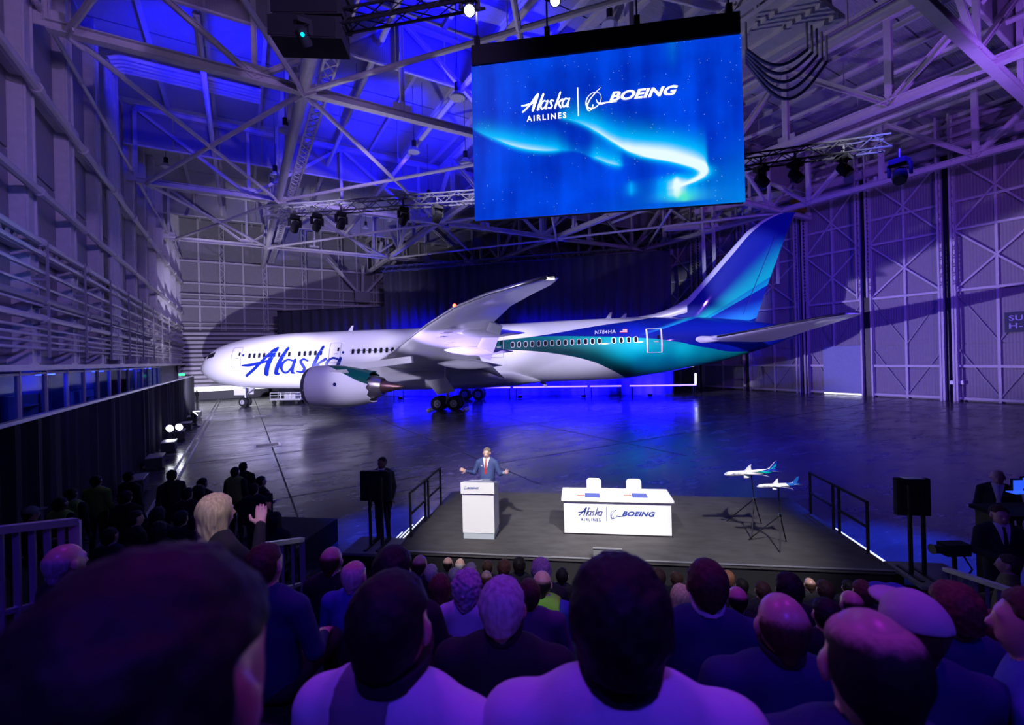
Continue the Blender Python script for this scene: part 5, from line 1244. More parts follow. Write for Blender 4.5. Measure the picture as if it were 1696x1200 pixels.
def np_mesh(name, V, F, mi=None):
    me = bpy.data.meshes.new(name); me.from_pydata(V.tolist(), [], F.tolist())
    me.polygons.foreach_set('use_smooth', [True] * len(F))
    if mi is not None: me.polygons.foreach_set('material_index', mi.astype(int).tolist())
    return me
HZ = .755      # head centre above the seat
def head_d(p, skull=False):
    cr = smin(ell(p, (0, -.014, HZ + .022), (.0765, .097, .094)), ell(p, (0, -.035, HZ + .028), (.078, .076, .078)), .03)
    if skull: return cr
    jaw = ell(p, (0, .030, HZ - .045), (.056, .062, .078)); d = smin(cr, jaw, .045)
    d = smin(d, seg(p, (0, .086, HZ + .005), (0, .104, HZ - .030), .009, .015), .018)          # nose
    d = smin(d, seg(p, (-.03, .080, HZ + .022), (.03, .080, HZ + .022), .010, .010), .02)       # brow
    d = smin(d, seg(p, (-.022, .082, HZ - .062), (.022, .082, HZ - .062), .009, .009), .014)    # lips
    for s_ in (-1, 1):
        d = smin(d, ell(p, (s_ * .086, -.008, HZ - .008), (.012, .021, .033)), .008)            # ears
        d = np.maximum(d, -ell(p, (s_ * .031, .094, HZ + .003), (.015, .012, .010)))            # eye sockets
        d = smin(d, ell(p, (s_ * .031, .076, HZ + .003), (.012, .012, .012)), .006)
    return d
def hand(p, w_, d, nrm, spread=.25, curl=.3, k=1.0):
    """palm, four unequal fingers and a thumb leaving the palm's side"""
    w_, d, nrm = np.array(w_, float), np.array(d, float), np.array(nrm, float); d /= np.linalg.norm(d); nrm -= d * (nrm @ d); nrm /= np.linalg.norm(nrm); sd = np.cross(d, nrm)
    out = []
    for j in (-.028, -.009, .010, .028): out.append(seg(p, w_ + d * .01 + sd * j * .6, w_ + d * .095 + sd * j, .015, .0125))
    r = un(out, .012)
    for j, L in ((-.030, .072), (-.010, .082), (.011, .077), (.031, .060)):
        b = w_ + d * .092 + sd * j; m_ = b + (d + sd * j * spread * 8 - nrm * curl * .5) * L * .55; e = m_ + (d + sd * j * spread * 8 - nrm * curl * 1.6) * L * .45
        r = np.minimum(r, smin(seg(p, b, m_, .0098, .009), seg(p, m_, e, .009, .0075), .004))
    b = w_ + d * .03 - sd * .026; m_ = b - sd * .038 + d * .03 - nrm * .008; e = m_ - sd * .010 + d * .034
    return smin(r, smin(seg(p, b, m_, .014, .011), seg(p, m_, e, .011, .009), .005), .008)
def figure(pose='sit', arms=None, sw=1.0, fat=1.0, lean=0):
    """returns group distance functions in local metres; z=0 is the seat (sit) or hip level minus .83 (stand handled by offset)"""
    A_ = arms or [((.20 * sw, -.01, .535), (.27 * sw, .03, .28), (.16, .28, .20)), ((-.20 * sw, -.01, .535), (-.27 * sw, .03, .28), (-.16, .28, .20))]
    def skin(p):
        d = smin(head_d(p), seg(p, (0, -.022, .58), (0, -.008, .70), .063, .057), .03)
        for sh, el, wr in A_:
            dr_ = np.array(wr) - np.array(el); dr_ /= np.linalg.norm(dr_)
            nr = (0, .9, .45) if pose == 'speak' else (0, 0, 1) if abs(dr_[2]) < .8 else (0, 1, 0)
            d = np.minimum(d, hand(p, np.array(wr), dr_ + np.array((0, .0, .12)), nr, .25 if pose == 'speak' else .05, .25))
        return d
    def top(p):
        q = p.copy(); 
        ch = ell(q, (0, -.005, .40), (.190 * sw, .122 * fat, .24)); be = ell(q, (0, .012, .20), (.178 * fat, .140 * fat, .22))
        sh_ = seg(q, (-.158 * sw, -.015, .548), (.158 * sw, -.015, .548), .068, .068)
        tr = seg(q, (-.085, -.025, .592), (.085, -.025, .592), .060, .060)
        d = un([ch, be, sh_, tr], .06)
        for s1, e1, w1 in A_:
            d = smin(d, smin(seg(p, s1, e1, .064 * fat, .050), seg(p, e1, w1, .052, .034), .02), .03)
        return d
    def leg(p):
        r = []
        for s_ in (-1, 1):
            if pose == 'sit': r += [seg(p, (s_ * .09, 0, .085), (s_ * .13, .42, .09), .088, .066), seg(p, (s_ * .13, .42, .09), (s_ * .13, .44, -.36), .062, .044)]
            else: r += [seg(p, (s_ * .085, 0, .10), (s_ * .10, .01, -.36), .092, .062), seg(p, (s_ * .10, .01, -.36), (s_ * .11, -.01, -.78), .060, .042)]
        return un(r, .03)
    def shoe(p):
        r = []
        for s_ in (-1, 1): r.append(seg(p, (s_ * .13, .43, -.40), (s_ * .14, .58, -.41), .045, .038) if pose == 'sit' else seg(p, (s_ * .11, -.03, -.80), (s_ * .13, .15, -.81), .046, .038))
        return np.minimum(r[0], r[1])
    return [skin, top, leg, shoe]
FIGS = {}
def get_body(key, h, **kw):
    if key in FIGS: return FIGS[key]
    gs = figure(**kw)
    f = lambda p: un([g(p) for g in gs], .012)
    arms = kw.get('arms'); W = .42 if not arms else max(.42, max(abs(w_[0]) for _, _, w_ in arms) + .26)
    zlo = -.46 if kw.get('pose', 'sit') == 'sit' else -.87
    yh = .66 if kw.get('pose', 'sit') == 'sit' else (.3 if not arms else max(.3, max(w_[1] for _, _, w_ in arms) + .24))
    V, F = sdf_mesh(f, (-W, -.22, zlo), (W, yh, 0.91 if not arms else max(0.91, max(w_[2] for _, _, w_ in arms) + .25)), h)
    cen = V[F].mean(1); lab = np.argmin(np.stack([g(cen) for g in gs], 1), 1)
    me = np_mesh('person', V, F, lab)
    for k in range(4): me.materials.append(None)
    FIGS[key] = (me, gs); return FIGS[key]
# hair and headgear shells
def hair_sdf(kind):
    n3 = lambda p, s_, a: a * (np.sin(p[:, 0] * s_ + 1.3 * np.sin(p[:, 2] * s_ * .7)) * np.sin(p[:, 1] * s_ * .9 + 2) * np.sin(p[:, 2] * s_ * 1.1))
    def f(p):
        sk = smin(head_d(p, True), seg(p, (0, -.05, HZ - .03), (0, -.06, HZ - .08), .052, .045), .03)
        x, y, z = p[:, 0], p[:, 1], p[:, 2] - HZ
        face = (y - .050 - .35 * np.maximum(z - .02, 0)) * .9; face = np.where(z > .075, -.05, face)
        neck = -.085 - z
        side = np.maximum(np.abs(x) - .2, -(z + .035) - .9 * (-.02 - y))     # keep clear of ears, longer at the back
        def sh(t, regs, fade=.022):
            rg_ = np.maximum.reduce(regs); return sk - t * np.clip(-rg_ / fade * 2 - 1, -1, 1)
        earc = np.where(y > -.034, .028 - z, -1)
        if kind == 'short': return sh(.011 + n3(p, 75, .003) + n3(p[:, [2, 0, 1]], 170, .0025), [face, neck, earc])
        if kind == 'thick': return sh(.021 + n3(p, 48, .006) + n3(p[:, [2, 0, 1]], 150, .004), [face - .012, neck - .01, earc], .03)
        if kind == 'thin': return sh(.008 + n3(p, 80, .002), [face + .01, neck, z - .115 + .2 * (y + .04), earc], .03)
        if kind == 'bald': return sh(.006 + n3(p, 80, .002), [face + .03, neck, z - .075 + .25 * (y + .04), earc], .05)
        if kind == 'curly': return np.maximum.reduce([smin(sk - .034, ell(p, (0, -.045, HZ - .02), (.105, .085, .13)), .03) - n3(p, 85, .010) - n3(p, 40, .010), face - .01])
        if kind in ('long', 'bob'):
            L = .30 if kind == 'long' else .16
            d = smin(sk - .020, seg(p * np.array([.55, 1, 1]), (0, -.055, HZ), (0, -.075, HZ - L), .060, .050), .04)
            d = smin(d, np.minimum(seg(p, (.075, -.01, HZ + .02), (.085, .0, HZ - L * .8), .03, .025), seg(p, (-.075, -.01, HZ + .02), (-.085, .0, HZ - L * .8), .03, .025)), .03)
            return np.maximum(d - n3(p * np.array([1, 1, .25]), 110, .004), face - .01)
        if kind == 'cap': 
            d = np.maximum(sk - .016, -(z - .012 + .25 * (y + .02)) ); d = smin(d, np.maximum(ell(p, (0, .115, HZ + .045), (.075, .085, .020)), -ell(p, (0, .115, HZ + .020), (.08, .09, .022))), .008); return smin(d, ell(p, (0, -.01, HZ + .134), (.010, .010, .006)), .004)
    return f
HAIRM = {}
def get_hair(kind, h=.0075):
    if kind not in HAIRM:
        V, F = sdf_mesh(hair_sdf(kind), (-.17, -.20, HZ - .42 if kind == 'long' else HZ - .26), (.17, .24, HZ + .19), h); me = np_mesh('hair', V, F); me.materials.append(None); HAIRM[kind] = me
    return HAIRM[kind]
def shell(key, gs, which, region, off, lo, hi, h, name, m):
    """a worn layer that follows the body: offset surface limited to a region"""
    if key not in HAIRM:
        f = lambda p: np.maximum(un([gs[i](p) for i in which], .012) - off, region(p)); V, F = sdf_mesh(f, lo, hi, h); me = np_mesh(name, V, F); HAIRM[key] = me; me.materials.append(None)
    return HAIRM[key]
def setm(o, mats):
    for i, m in enumerate(mats):
        o.material_slots[i].link = 'OBJECT'; o.material_slots[i].material = m
def skinm(k): return mat('skin_%d' % k, [(.62, .36, .27), (.48, .27, .19), (.20, .11, .07), (.70, .44, .36)][k], .32, 0, .06, 30)
def clothm(name, c): return mat('cloth_' + name, c, .85, 0, .22, 9, .03, (1, 1, .45))
def hairm(name, c): return mat('hair_' + name, c, .62, 0, .75, 70, .012, (1, 1, .12), spec=.25)
def fringe(hm_, sk_, lo=.022, hi=.070):
    """thin hair: skin shows through towards the crown, with a ragged edge"""
    nm = 'thin_%s_%s_%d' % (hm_.name, sk_.name, lo * 1000)
    if nm in MT: return MT[nm]
    m = hm_.copy(); m.name = nm; MT[nm] = m; g = m.node_tree; b = g.nodes['Principled BSDF']
    t, x, y, z = coords(g); nz = g.nodes.new('ShaderNodeTexNoise'); nz.inputs['Scale'].default_value = 55; nz.inputs['Detail'].default_value = 4; g.links.new(t.outputs['Object'], nz.inputs[0])
    f = ((z - HZ) + (y + .04) * .25 + (X(g, nz.outputs[0]) - .5) * .035).ss(lo, hi)
    src_ = b.inputs['Base Color'].links[0].from_socket; c_ = [n for n in sk_.node_tree.nodes if n.type == 'MIX'][0].inputs[6].default_value
    g.links.new(mixc(g, f, src_, (c_[0], c_[1], c_[2], 1)), b.inputs['Base Color']); return m
NAVYC, BLKC, BLUC, WHC, GRYC, PLAIDC, DKB = clothm('navy', (.02, .03, .11)), clothm('black', (.012, .012, .016)), clothm('blue', (.05, .07, .40)), clothm('white', (.62, .60, .70)), clothm('grey', (.16, .16, .18)), clothm('plaid', (.10, .07, .13)), clothm('dark_blue', (.015, .022, .10))
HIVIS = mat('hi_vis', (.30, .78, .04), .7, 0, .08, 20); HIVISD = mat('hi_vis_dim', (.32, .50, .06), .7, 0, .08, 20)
HB_, HD_, HG_, HBL, HR_, HP_ = hairm('brown', (.07, .035, .02)), hairm('dark', (.014, .010, .010)), hairm('grey', (.42, .40, .42)), hairm('blonde', (.72, .52, .26)), hairm('auburn', (.13, .05, .03)), hairm('pale', (.58, .50, .46))
CAPW, CAPB = clothm('pale_cap', (.50, .46, .44)), clothm('blue_cap', (.03, .05, .30))
def person(M, label, body, skin=0, top=NAVYC, pants=BLKC, hair='short', hm=HD_, group=None, cat='person'):
    me, gs = body
    o = bpy.data.objects.new('person', me); COL.objects.link(o); o.matrix_world = M; WM[o.name] = M.copy(); tag(o, label, cat, group)
    setm(o, [skinm(skin), top, pants, RUBBER])
    if hair:
        hm_ = bpy.data.objects.new('cap' if hair == 'cap' else 'hair', get_hair(hair)); COL.objects.link(hm_); hm_.parent = o; setm(hm_, [fringe(hm, skinm(skin)) if hair == 'bald' else fringe(hm, skinm(skin), .060, .100) if hair == 'thin' else hm])
        if hair == 'cap': h2 = bpy.data.objects.new('hair', get_hair('bald')); COL.objects.link(h2); h2.parent = o; setm(h2, [HB_])
    return o, gs
def worn(o, key, gs, which, region, off, lo, hi, h, name, m):
    me = shell(key, gs, which, region, off, lo, hi, h, name, m); c_ = bpy.data.objects.new(name, me); COL.objects.link(c_); c_.parent = o; setm(c_, [m]); return c_
SIT = get_body('sit', .009)
SITW = get_body('sitw', .009, sw=1.12, fat=1.12)
COLLAR = lambda p: np.maximum(np.abs(p[:, 2] - .676 - .25 * p[:, 1]) - .015, -1)
LAN = lambda p: np.abs(p[:, 2] - .668 - .12 * p[:, 1] + .0 * p[:, 0]) - .017
def vest_region(p): return np.maximum.reduce([np.abs(p[:, 0]) - .185, p[:, 2] - .62, .05 - p[:, 2], -(np.abs(p[:, 0]) - (.05 + np.maximum(0, -p[:, 1] * 0)) * (p[:, 1] > .05) * 1.0) * 1.0 - .0 * p[:, 2]])
BOX = ((-.33, -.24, 0), (.33, .3, .72))
def audience(px, py, n_, label, skin=0, top=NAVYC, hair='short', hm=HD_, yaw=0, extra=(), wide=False, sx=1.0, group='seated audience'):
    """seat a spectator in the row at n_, the crown of the head on the sight line px,py"""
    n_ = ROWMAP(n_); p = atn(px, py, n_); seat = ZH(n_) - .90; k = (p.z - seat) / 0.877; k2 = min(max(k, .86), 1.16)
    if abs(k - k2) > 1e-6: seat = p.z - 0.877 * k2
    M = Matrix.Translation((p.x, p.y, seat)) @ Matrix.Rotation(SHYAW + yaw, 4, 'Z') @ Matrix.Diagonal((k2 * sx, k2, k2, 1))
    o, gs = person(M, label, SITW if wide else SIT, skin, top, BLKC, hair, hm, group)
    kk = 'w' if wide else 's'
    for x in extra:
        if x == 'collar': worn(o, 'collar' + kk, gs, (0,), COLLAR, .016, (-.2, -.2, .58), (.2, .2, .78), .006, 'collar', WHC)
        if x == 'dark_collar': worn(o, 'collar' + kk, gs, (0,), COLLAR, .016, (-.2, -.2, .58), (.2, .2, .78), .006, 'collar', BLKC)
        if x == 'lanyard': worn(o, 'lan' + kk, gs, (0,), LAN, .024, (-.25, -.25, .56), (.25, .25, .78), .006, 'lanyard', BLKC)
        if x == 'vest': worn(o, 'vest' + kk, gs, (1,), lambda p: np.maximum.reduce([np.abs(p[:, 0]) - .17, p[:, 2] - .66, .08 - p[:, 2]]), .014, (-.25, -.25, .0), (.25, .3, .75), .01, 'safety_vest', HIVIS)
        if x == 'panel': worn(o, 'panel' + kk, gs, (1,), lambda p: np.maximum.reduce([np.abs(p[:, 0] + .04) - .07, p[:, 2] - .66, .08 - p[:, 2], p[:, 1]]), .010, (-.25, -.25, .0), (.25, .3, .75), .01, 'jacket_panel', GRYC)
        if x == 'strap': worn(o, 'strap' + kk, gs, (1,), lambda p: np.maximum.reduce([np.abs(p[:, 0] - .09) - .035, p[:, 2] - .66, .08 - p[:, 2]]), .022, (-.25, -.25, .0), (.25, .3, .75), .008, 'vest_strap', HIVIS)
    return o, k
MAGH = hairm('mauve_grey', (.34, .26, .34))
AUD = [
 # px, py (crown), row, label, kwargs
 (268, 930, .33, 'big blurred dark-haired head filling the lower left corner', dict(hair='thick', hm=HD_, top=BLKC, sx=1.1)),
 (650, 947, .8, 'dark-haired man with lanyard and grey panel on his shirt, bottom left of centre', dict(hair='short', hm=HD_, top=WHC, extra=('lanyard', 'panel'), wide=False)),
 (1022, 928, .8, 'dark-haired man in pale shirt with lanyard, bottom centre', dict(hair='thick', hm=HD_, top=WHC, extra=('lanyard',), wide=True)),
 (1437, 1005, .8, 'balding man with dark sides, largest head at the bottom right', dict(hair='thin', hm=HD_, top=DKB, skin=0)),
 (832, 955, 1.4, 'grey-haired man in black jacket in front of the lectern side', dict(hair='short', hm=HG_, top=BLKC, extra=('dark_collar',), wide=True)),
 (1292, 980, 1.4, 'bald man in navy jacket with shiny crown right of centre', dict(hair='bald', hm=HB_, top=DKB, extra=('dark_collar',), wide=True)),
 (1508, 980, 1.4, 'man in pale baseball cap at the lower right', dict(hair='cap', hm=CAPW, top=DKB, skin=1, wide=True)),
 (1712, 975, 1.4, 'man in blue shirt cut off by the right frame edge', dict(hair='short', hm=HB_, top=BLUC, yaw=.9)),
 (110, 899, 2.0, 'purple-lit balding head in front of the left bar fence', dict(hair='bald', hm=MAGH, top=BLKC)),
 (440, 900, 2.0, 'short-haired man with lit right ear left of centre', dict(hair='short', hm=HB_, top=DKB)),
 (1170, 926, 2.0, 'brown-haired man in dark navy jacket below the small model', dict(hair='short', hm=HB_, top=DKB, extra=('collar',), wide=True)),
 (1578, 967, 2.0, 'dark glossy-haired man in navy behind the pale cap', dict(hair='thick', hm=HR_, top=NAVYC, skin=1, wide=True)),
 (652, 907, 2.0, 'very dark head in front of the left display stand', dict(hair='thick', hm=HD_, top=BLKC)),
 (1482, 968, 2.6, 'man in blue baseball cap beyond the pale cap', dict(hair='cap', hm=CAPB, top=NAVYC)),
 (588, 927, 2.6, 'pink-lit thinning head above a blue jacket left of centre', dict(hair='thin', hm=HP_, top=BLUC, wide=True)),
 (774, 947, 2.6, 'curly-haired spectator in white shirt left of the grey-haired man', dict(hair='curly', hm=HG_, top=WHC)),
 (1366, 990, 2.6, 'dark-haired head just above the large balding man', dict(hair='short', hm=HD_, top=BLKC)),
 (1640, 1010, 2.6, 'spectator in blue jacket at the far right', dict(hair='short', hm=HR_, top=BLUC)),
 (550, 904, 3.2, 'bald man in dark suit at the left end beside the side deck', dict(hair='bald', hm=HB_, top=BLKC)),
 (729, 951, 3.2, 'woman with long brown hair right of the dark-haired lanyard man', dict(hair='long', hm=HR_, top=BLKC)),
 (876, 958, 2.6, 'man in plaid jacket half behind the grey-haired man', dict(hair='short', hm=HB_, top=PLAIDC, wide=True)),
 (898, 944, 3.2, 'bald man wearing a bright green safety vest', dict(hair='bald', hm=HD_, top=BLUC, extra=('vest',), wide=True)),
 (1408, 977, 3.2, 'shiny pink bald head left of the blue cap', dict(hair='bald', hm=HD_, top=BLKC)),
 (1220, 970, 3.2, 'shiny bald head right of the brown-haired man', dict(hair='bald', hm=HD_, top=BLKC)),
 (1305, 950, 3.2, 'dark-haired head above the bald man in navy', dict(hair='thick', hm=HD_, top=BLKC)),
 (1127, 968, 3.8, 'blonde-haired woman left of the brown-haired man', dict(hair='bob', hm=HBL, top=BLKC)),
 (1428, 960, 3.8, 'dark auburn head above the shiny pink one', dict(hair='short', hm=HR_, top=BLKC)),
 (896, 925, 3.8, 'round mauve-haired head beyond the green vest', dict(hair='thick', hm=MAGH, top=BLKC)),
 (696, 918, 4.4, 'magenta-lit bald head at the left front stage corner', dict(hair='bald', hm=HB_, top=BLKC)),
 (714, 934, 4.4, 'pale mauve short-haired head below the lectern left side', dict(hair='short', hm=HP_, top=BLKC)),
 (370, 900, 2.6, 'pink bald crown behind the big blurred head', dict(hair='bald', hm=HP_, top=BLKC)),
 (1365, 960, 4.4, 'brown-haired head between bald man and shiny pink head', dict(hair='short', hm=HB_, top=BLKC)),
 (1262, 962, 4.4, 'short purple-lit head right of the shiny bald one', dict(hair='short', hm=HB_, top=BLKC)),
 (753, 940, 5.0, 'mauve short-haired head above the curly hair', dict(hair='short', hm=MAGH, top=BLKC)),
 (931, 940, 5.0, 'dark head right of the mauve round one', dict(hair='short', hm=HD_, top=BLKC)),
 (806, 944, 5.0, 'reddish bald head over the grey-haired man left side', dict(hair='bald', hm=HR_, top=BLKC)),
 (1090, 941, 5.0, 'purple head just right of the dark centre head', dict(hair='short', hm=HB_, top=BLKC)),
 (1120, 946, 5.6, 'small dark head just beyond the blonde-haired woman', dict(hair='short', hm=HB_, top=BLKC)),
 (835, 927, 5.6, 'reddish-purple hair head right of the lectern base', dict(hair='thick', hm=HR_, top=BLKC)),
 (780, 931, 5.6, 'violet short-haired head below the lectern', dict(hair='short', hm=MAGH, top=BLKC)),
 (1228, 957, 5.6, 'small dark head above the shiny bald one', dict(hair='short', hm=HD_, top=BLKC)),
 (808, 927, 6.2, 'small brown head below the lectern right corner', dict(hair='short', hm=HB_, top=BLKC)),
 (860, 923, 6.2, 'small dark head midway between lectern and table', dict(hair='thick', hm=HD_, top=BLKC)),
 (1205, 944, 6.2, 'tiny head at the stage front below the small model', dict(hair='short', hm=HR_, top=BLKC)),
 (1404, 960, 6.2, 'tiny dark head at the stage front far right', dict(hair='short', hm=HD_, top=BLKC)),
 (1340, 956, 6.8, 'tiny pale bald head at the stage front right of centre', dict(hair='bald', hm=HB_, top=BLKC)),
 (742, 922, 6.8, 'small pink-crowned head left of two at the lectern foot', dict(hair='bald', hm=HD_, top=BLKC)),
 (762, 924, 6.8, 'small pink bald head right of two at the lectern foot', dict(hair='bald', hm=HP_, top=BLKC)),
]
for px, py, n_, lab, kw in AUD:
    o, k = audience(px, py, n_, lab, yaw=kw.pop('yaw', R.uniform(-.12, .12)), **kw)
    if not .86 < k < 1.16: print('aud', px, py, n_, round(k, 2))
    if 'vest' in lab: spot('vest_added_light', S(.6, -1.0, 9.5), o.matrix_world @ Vector((0, -.1, .40)), 420, (.9, 1, .75), 3.2, .6, .05)  # added narrow light, stands in for the fluorescence of the vest fabric
    if lab.startswith('bald man in navy'): worn(o, 'emb', figure(sw=1.12, fat=1.12), (1,), lambda p: np.linalg.norm(p - np.array((.055, -.12, .50)), axis=1) - .026, .005, (.0, -.22, .44), (.11, -.02, .56), .004, 'emblem', mat('emblem_white', (.75, .78, .85), .6))
# ------------------------------------------------------------------ standing people
down = lambda f=0: [((.20, -.01, .535), (.25, -.02, .27), (.23, .06 + f, .04)), ((-.20, -.01, .535), (-.25, -.02, .27), (-.23, .06 + f, .04))]
fold = [((.20, -.01, .535), (.26, .02, .28), (.06, .24, .26)), ((-.20, -.01, .535), (-.26, .02, .28), (-.06, .25, .25))]
STAND = get_body('stand', .013, pose='stand', arms=down()); STANDF = get_body('standf', .010, pose='stand', arms=fold)
def stander(px, py, Z, base, label, body, yaw=0, **kw):
    p = atZ(px, py, Z); ext = kw.pop('extra', ()); k = (p.z - base) / 1.722
    M = Matrix.Translation((p.x, p.y, base + .845 * k)) @ Matrix.Rotation(SHYAW + yaw, 4, 'Z') @ Matrix.Scale(k, 4)
    if not .9 < k < 1.12: print('stand', px, py, round(k, 2))
    o, gs = person(M, label, body, **kw)
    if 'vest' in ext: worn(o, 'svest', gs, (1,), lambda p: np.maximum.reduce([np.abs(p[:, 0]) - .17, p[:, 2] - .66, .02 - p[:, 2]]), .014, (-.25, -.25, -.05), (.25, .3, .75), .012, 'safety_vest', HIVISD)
    if 'shirt' in ext: suit(o, gs, 'x', kw.get('tie', BLKC))
    return o, gs
def suit(o, gs, key, tie):
    worn(o, 'shirt' + key, gs, (0, 1), lambda p: np.maximum.reduce([np.abs(p[:, 0]) - np.maximum(.004, (p[:, 2] - .30) * .23), p[:, 2] - .655, .30 - p[:, 2], -p[:, 1] + .0]), .006, (-.12, 0, .28), (.12, .22, .70), .005, 'shirt_front', mat('shirt_white', (.8, .8, .82), .7))
    worn(o, 'tie' + key, gs, (0, 1), lambda p: np.maximum.reduce([np.abs(p[:, 0]) - np.where(p[:, 2] > .60, .017, .012 + (.60 - p[:, 2]) * .07), p[:, 2] - .625, .31 - p[:, 2], -p[:, 1] + .0]), .013, (-.06, 0, .28), (.06, .22, .66), .005, 'tie', tie)
SG = 'standing group left of the stage'
STL = [(283, 778, 10.3, 'dark-suited man in profile standing apart at the left', 'd', 1.2, {}), (403, 765, 11.3, 'tall dark silhouette farthest back in the left group', 'd', .3, {}), (390, 773, 10.8, 'man in a dim reflective vest in the left group', 'd', .1, dict(extra=('vest',))),
 (433, 788, 10.0, 'dark-suited person at the right end of the left group', 'f', -.4, {}), (421, 800, 9.4, 'dark silhouette second from the right end of the left group', 'd', .2, {}), (336, 791, 9.8, 'dark silhouette in the middle of the left group', 'd', 0, {}), (160, 787, 10.0, 'man in green safety jacket at the far left', 'd', .3, dict(top=HIVISD, skin=2)), (119, 808, 9.0, 'person in green vest behind the left bar fence, taller one', 'd', .2, dict(extra=('vest',), skin=2)), (101, 823, 8.3, 'person in green vest behind the left bar fence, shorter one', 'd', .1, dict(extra=('vest',), skin=2)),
 (215, 780, 10.3, 'dim dark figure against the drape left of the profile man', 'd', 0, {})]
for px, py, Z, lab, b, yw, kw in STL: stander(px, py, Z, RZ, lab, STAND if b == 'd' else STANDF, yw, **{**dict(top=BLKC, hair='short', hm=HD_, group=SG, skin=1), **kw})
SITL = [(311, 807, 8.6, 'dark seated person below the profile man'), (330, 803, 8.9, 'seated person in the left group with pale collar'), (209, 813, 8.6, 'grey-haired seated man in the dark left corner'), (52, 838, 7.6, 'seated person in pale hat at the far left edge'), (262, 840, 7.6, 'seated dark-haired person left of the blonde woman'), (301, 846, 7.3, 'seated pale-faced person beside the blonde woman'), (327, 852, 7.1, 'seated person just behind the blonde woman'), (456, 848, 7.3, 'seated person in profile right of the blonde woman'), (225, 846, 7.3, 'seated dark person above the big blurred head, left one'), (183, 874, 6.5, 'seated dark person near the end of the bar fence'), (263, 864, 6.8, 'seated dark person above the big blurred head, right one')]
for k, (px, py, Z, lab) in enumerate(SITL):
    p = atZ(px, py, Z); M = Matrix.Translation((p.x, p.y, p.z - 0.877)) @ Matrix.Rotation(SHYAW + R.uniform(-.4, .4), 4, 'Z')
    o, gs = person(M, lab, SIT, [0, 1][k % 2], BLKC, BLKC, ['short', 'bob', 'thick'][k % 3] if k != 3 else 'cap', HD_ if k != 3 else GRYC, 'seated people left of the stage')
    c_ = empty('folding_chair', (p.x, p.y, RZ), SH, 'black folding chair under %s' % lab.replace('seated ', 'the seated '), 'chair', 'folding chairs on the left riser')
    zs = p.z - 0.877; MS = Matrix.Translation((p.x, p.y, 0)) @ SH
    MB(MS).bbox((-.2, -.2, zs - .04), (.2, .2, zs - .005)).build('seat', BLACK, c_)
    for x in (-.18, .18):
        for y in (-.18, .18): MB(MS).tube((x, y, RZ), (x, y, zs - .02), .012).build('leg', BLACKM, c_)
for k, px in enumerate((317, 326)): stander(px, 645 + k, 57, 0, 'tiny dark figure by the half-open back door, %s of two' % ['left', 'right'][k], STAND, 0, top=BLKC, hair='short', hm=HD_, skin=1, group='figures by the back door')
# blonde woman filming with a phone
ph = [((.20, -.01, .535), (.27, .13, .38), (.10, .24, .60)), ((-.20, -.01, .535), (-.25, .04, .29), (-.12, .26, .28))]
WOM = get_body('phone', .008, pose='stand', arms=ph)
o, gs = stander(360, 819, 3.1, 2.25, 'blonde woman in black raising her phone left of centre', WOM, -.45, top=BLKC, hair='long', hm=HBL, skin=3)
woml = spot('follow_spot', S(-.2, .6, 9), atZ(362, 850, 3.1), 520, (1, .86, .66), 7, .6, .1)
MB(SH).bbox((-2.9, 2.3, 0), (-1.3, 3.1, 2.24)).build('aisle_platform', BLACK); tag(bpy.data.objects['aisle_platform'], 'dark aisle platform under the blonde woman', 'platform')
Mp = o.matrix_world @ Matrix.Translation((.07, .33, .74)); p_ = empty('phone', (0, 0, 0), Mp, 'dark phone in the raised hand of the blonde woman', 'phone')
MB(Mp).box((0, 0, 0), (.075, .009, .15)).build('case', BLACK, p_); MB(Mp).box((0, -.006, 0), (.068, .003, .14)).build('display', DARKG, p_)
# the speaker with open arms
sp = [((.20, -.005, .535), (.31, .0, .28), (.45, .20, .37)), ((-.20, -.005, .535), (-.31, .0, .28), (-.47, .20, .36))]
SPK = get_body('speak', .0065, pose='speak', arms=sp)
psp = atn(806, 741, ln + 1.02); kk = (psp.z - SZ) / 1.722
M = Matrix.Translation((psp.x, psp.y, SZ + .845 * kk)) @ Matrix.Rotation(SHYAW + math.pi - .08, 4, 'Z') @ Matrix.Scale(kk, 4)
SUITB = mat('suit_blue', (.055, .085, .24), .75, 0, .12, 40)
o, gs = person(M, 'grey-haired man in blue suit and red tie speaking at the lectern with open arms', SPK, 3, SUITB, SUITB, 'short', hairm('salt_brown', (.20, .16, .13))); print('speaker scale', kk)
suit(o, gs, 'spk', mat('red_tie', (.45, .03, .04), .5))
worn(o, 'psq', gs, (1,), lambda p: np.maximum.reduce([np.abs(p[:, 0] - .105) - .028, np.abs(p[:, 2] - .475 - .15 * (p[:, 0] - .1)) - .008, -p[:, 1]]), .008, (.05, 0, .42), (.17, .22, .53), .004, 'pocket_square', mat('shirt_white', (.8, .8, .82), .7))
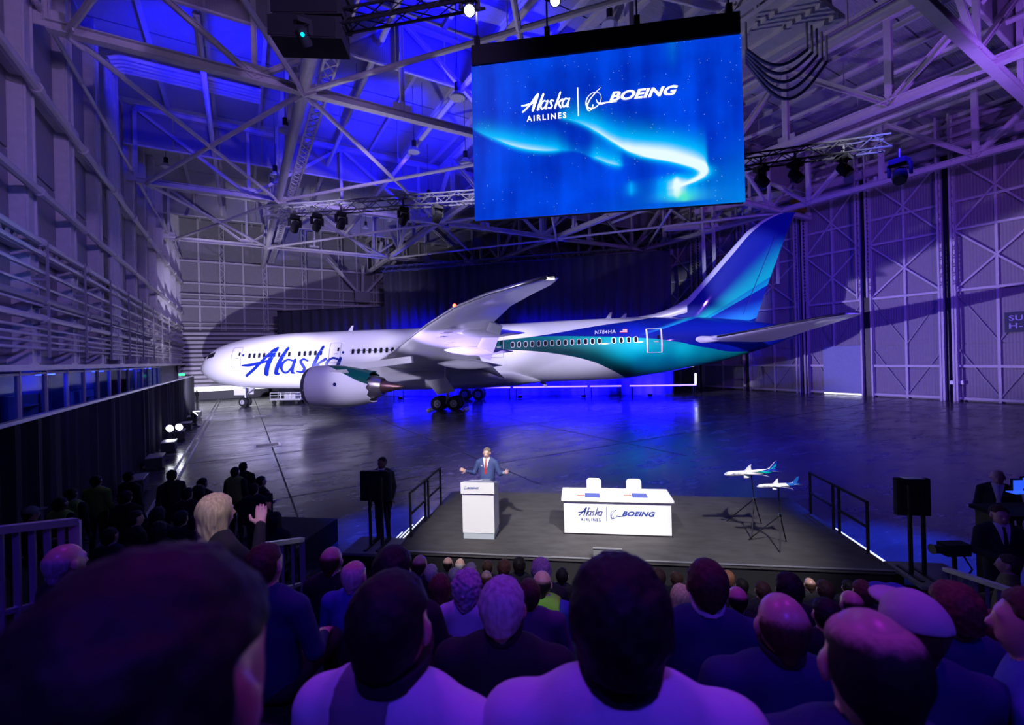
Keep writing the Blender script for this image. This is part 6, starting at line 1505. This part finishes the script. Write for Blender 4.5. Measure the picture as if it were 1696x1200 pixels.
for s_ in (-1, 1):
    Mo = M @ Matrix.Translation((s_ * .031, .0835, HZ + .003)); e_ = MB(Mo).lathe((0, 0, 0), (0, 1, 0), [(-.006, .003), (-.003, .0075), (0, .009), (.004, .006), (.006, .001)], 10).build('eye', mat('eye_dark', (.05, .04, .04), .2), o)
    worn(o, 'cuff%d' % s_, gs, (0, 1), lambda p, s_=s_: np.linalg.norm(p - np.array((s_ * .45, .195, .365)), axis=1) - .035, .004, (s_ * .45 - .09, .1, .27), (s_ * .45 + .09, .29, .46), .005, 'shirt_cuff', mat('shirt_white', (.8, .8, .82), .7))
worn(o, 'mouth', gs, (0,), lambda p: np.maximum(np.abs(p[:, 0]) - .018, np.abs(p[:, 2] - HZ + .062) - .006), .0025, (-.03, .05, HZ - .09), (.03, .13, HZ - .04), .003, 'mouth', mat('lip', (.35, .10, .09), .4))
# man behind the left display, men on the right
o, gs = stander(632, 757, 10.0, SZ - .01, 'dark-suited man standing behind the left display stand', STAND, math.pi, top=BLKC, hair='short', hm=HD_, skin=2, extra=('shirt',))
o, gs = stander(1656, 837, 6.5, RZ, 'man in dark suit looking down at his hands at the right', STANDF, math.pi * .92, top=BLKC, hair='short', hm=HB_, skin=0); suit(o, gs, 'rf', BLKC)
o, gs = stander(1652, 778, 8.4, RZ, 'man in dark jacket and open white shirt behind the right crew', STAND, math.pi * .8, top=BLKC, hair='bald', hm=HD_, skin=0); suit(o, gs, 'rs', WHC)
p = atZ(1668, 918, 5.6); M = Matrix.Translation((p.x, p.y, p.z - 0.877)) @ Matrix.Rotation(SHYAW + .9, 4, 'Z')
person(M, 'seated crew member in olive top by the right fence', SIT, 1, clothm('olive', (.16, .15, .03)), BLKC, 'short', HB_)
c_ = empty('folding_chair', (p.x, p.y, RZ), SH, 'black folding chair under the olive-topped crew member', 'chair'); zs = p.z - 0.877; MS = Matrix.Translation((p.x, p.y, 0)) @ SH
MB(MS).bbox((-.2, -.2, zs - .04), (.2, .2, zs - .005)).build('seat', BLACK, c_)
for x in (-.18, .18):
    for y in (-.18, .18): MB(MS).tube((x, y, RZ), (x, y, zs - .02), .012).build('leg', BLACKM, c_)
for m_ in list(bpy.data.meshes):
    if m_.users == 0: bpy.data.meshes.remove(m_)
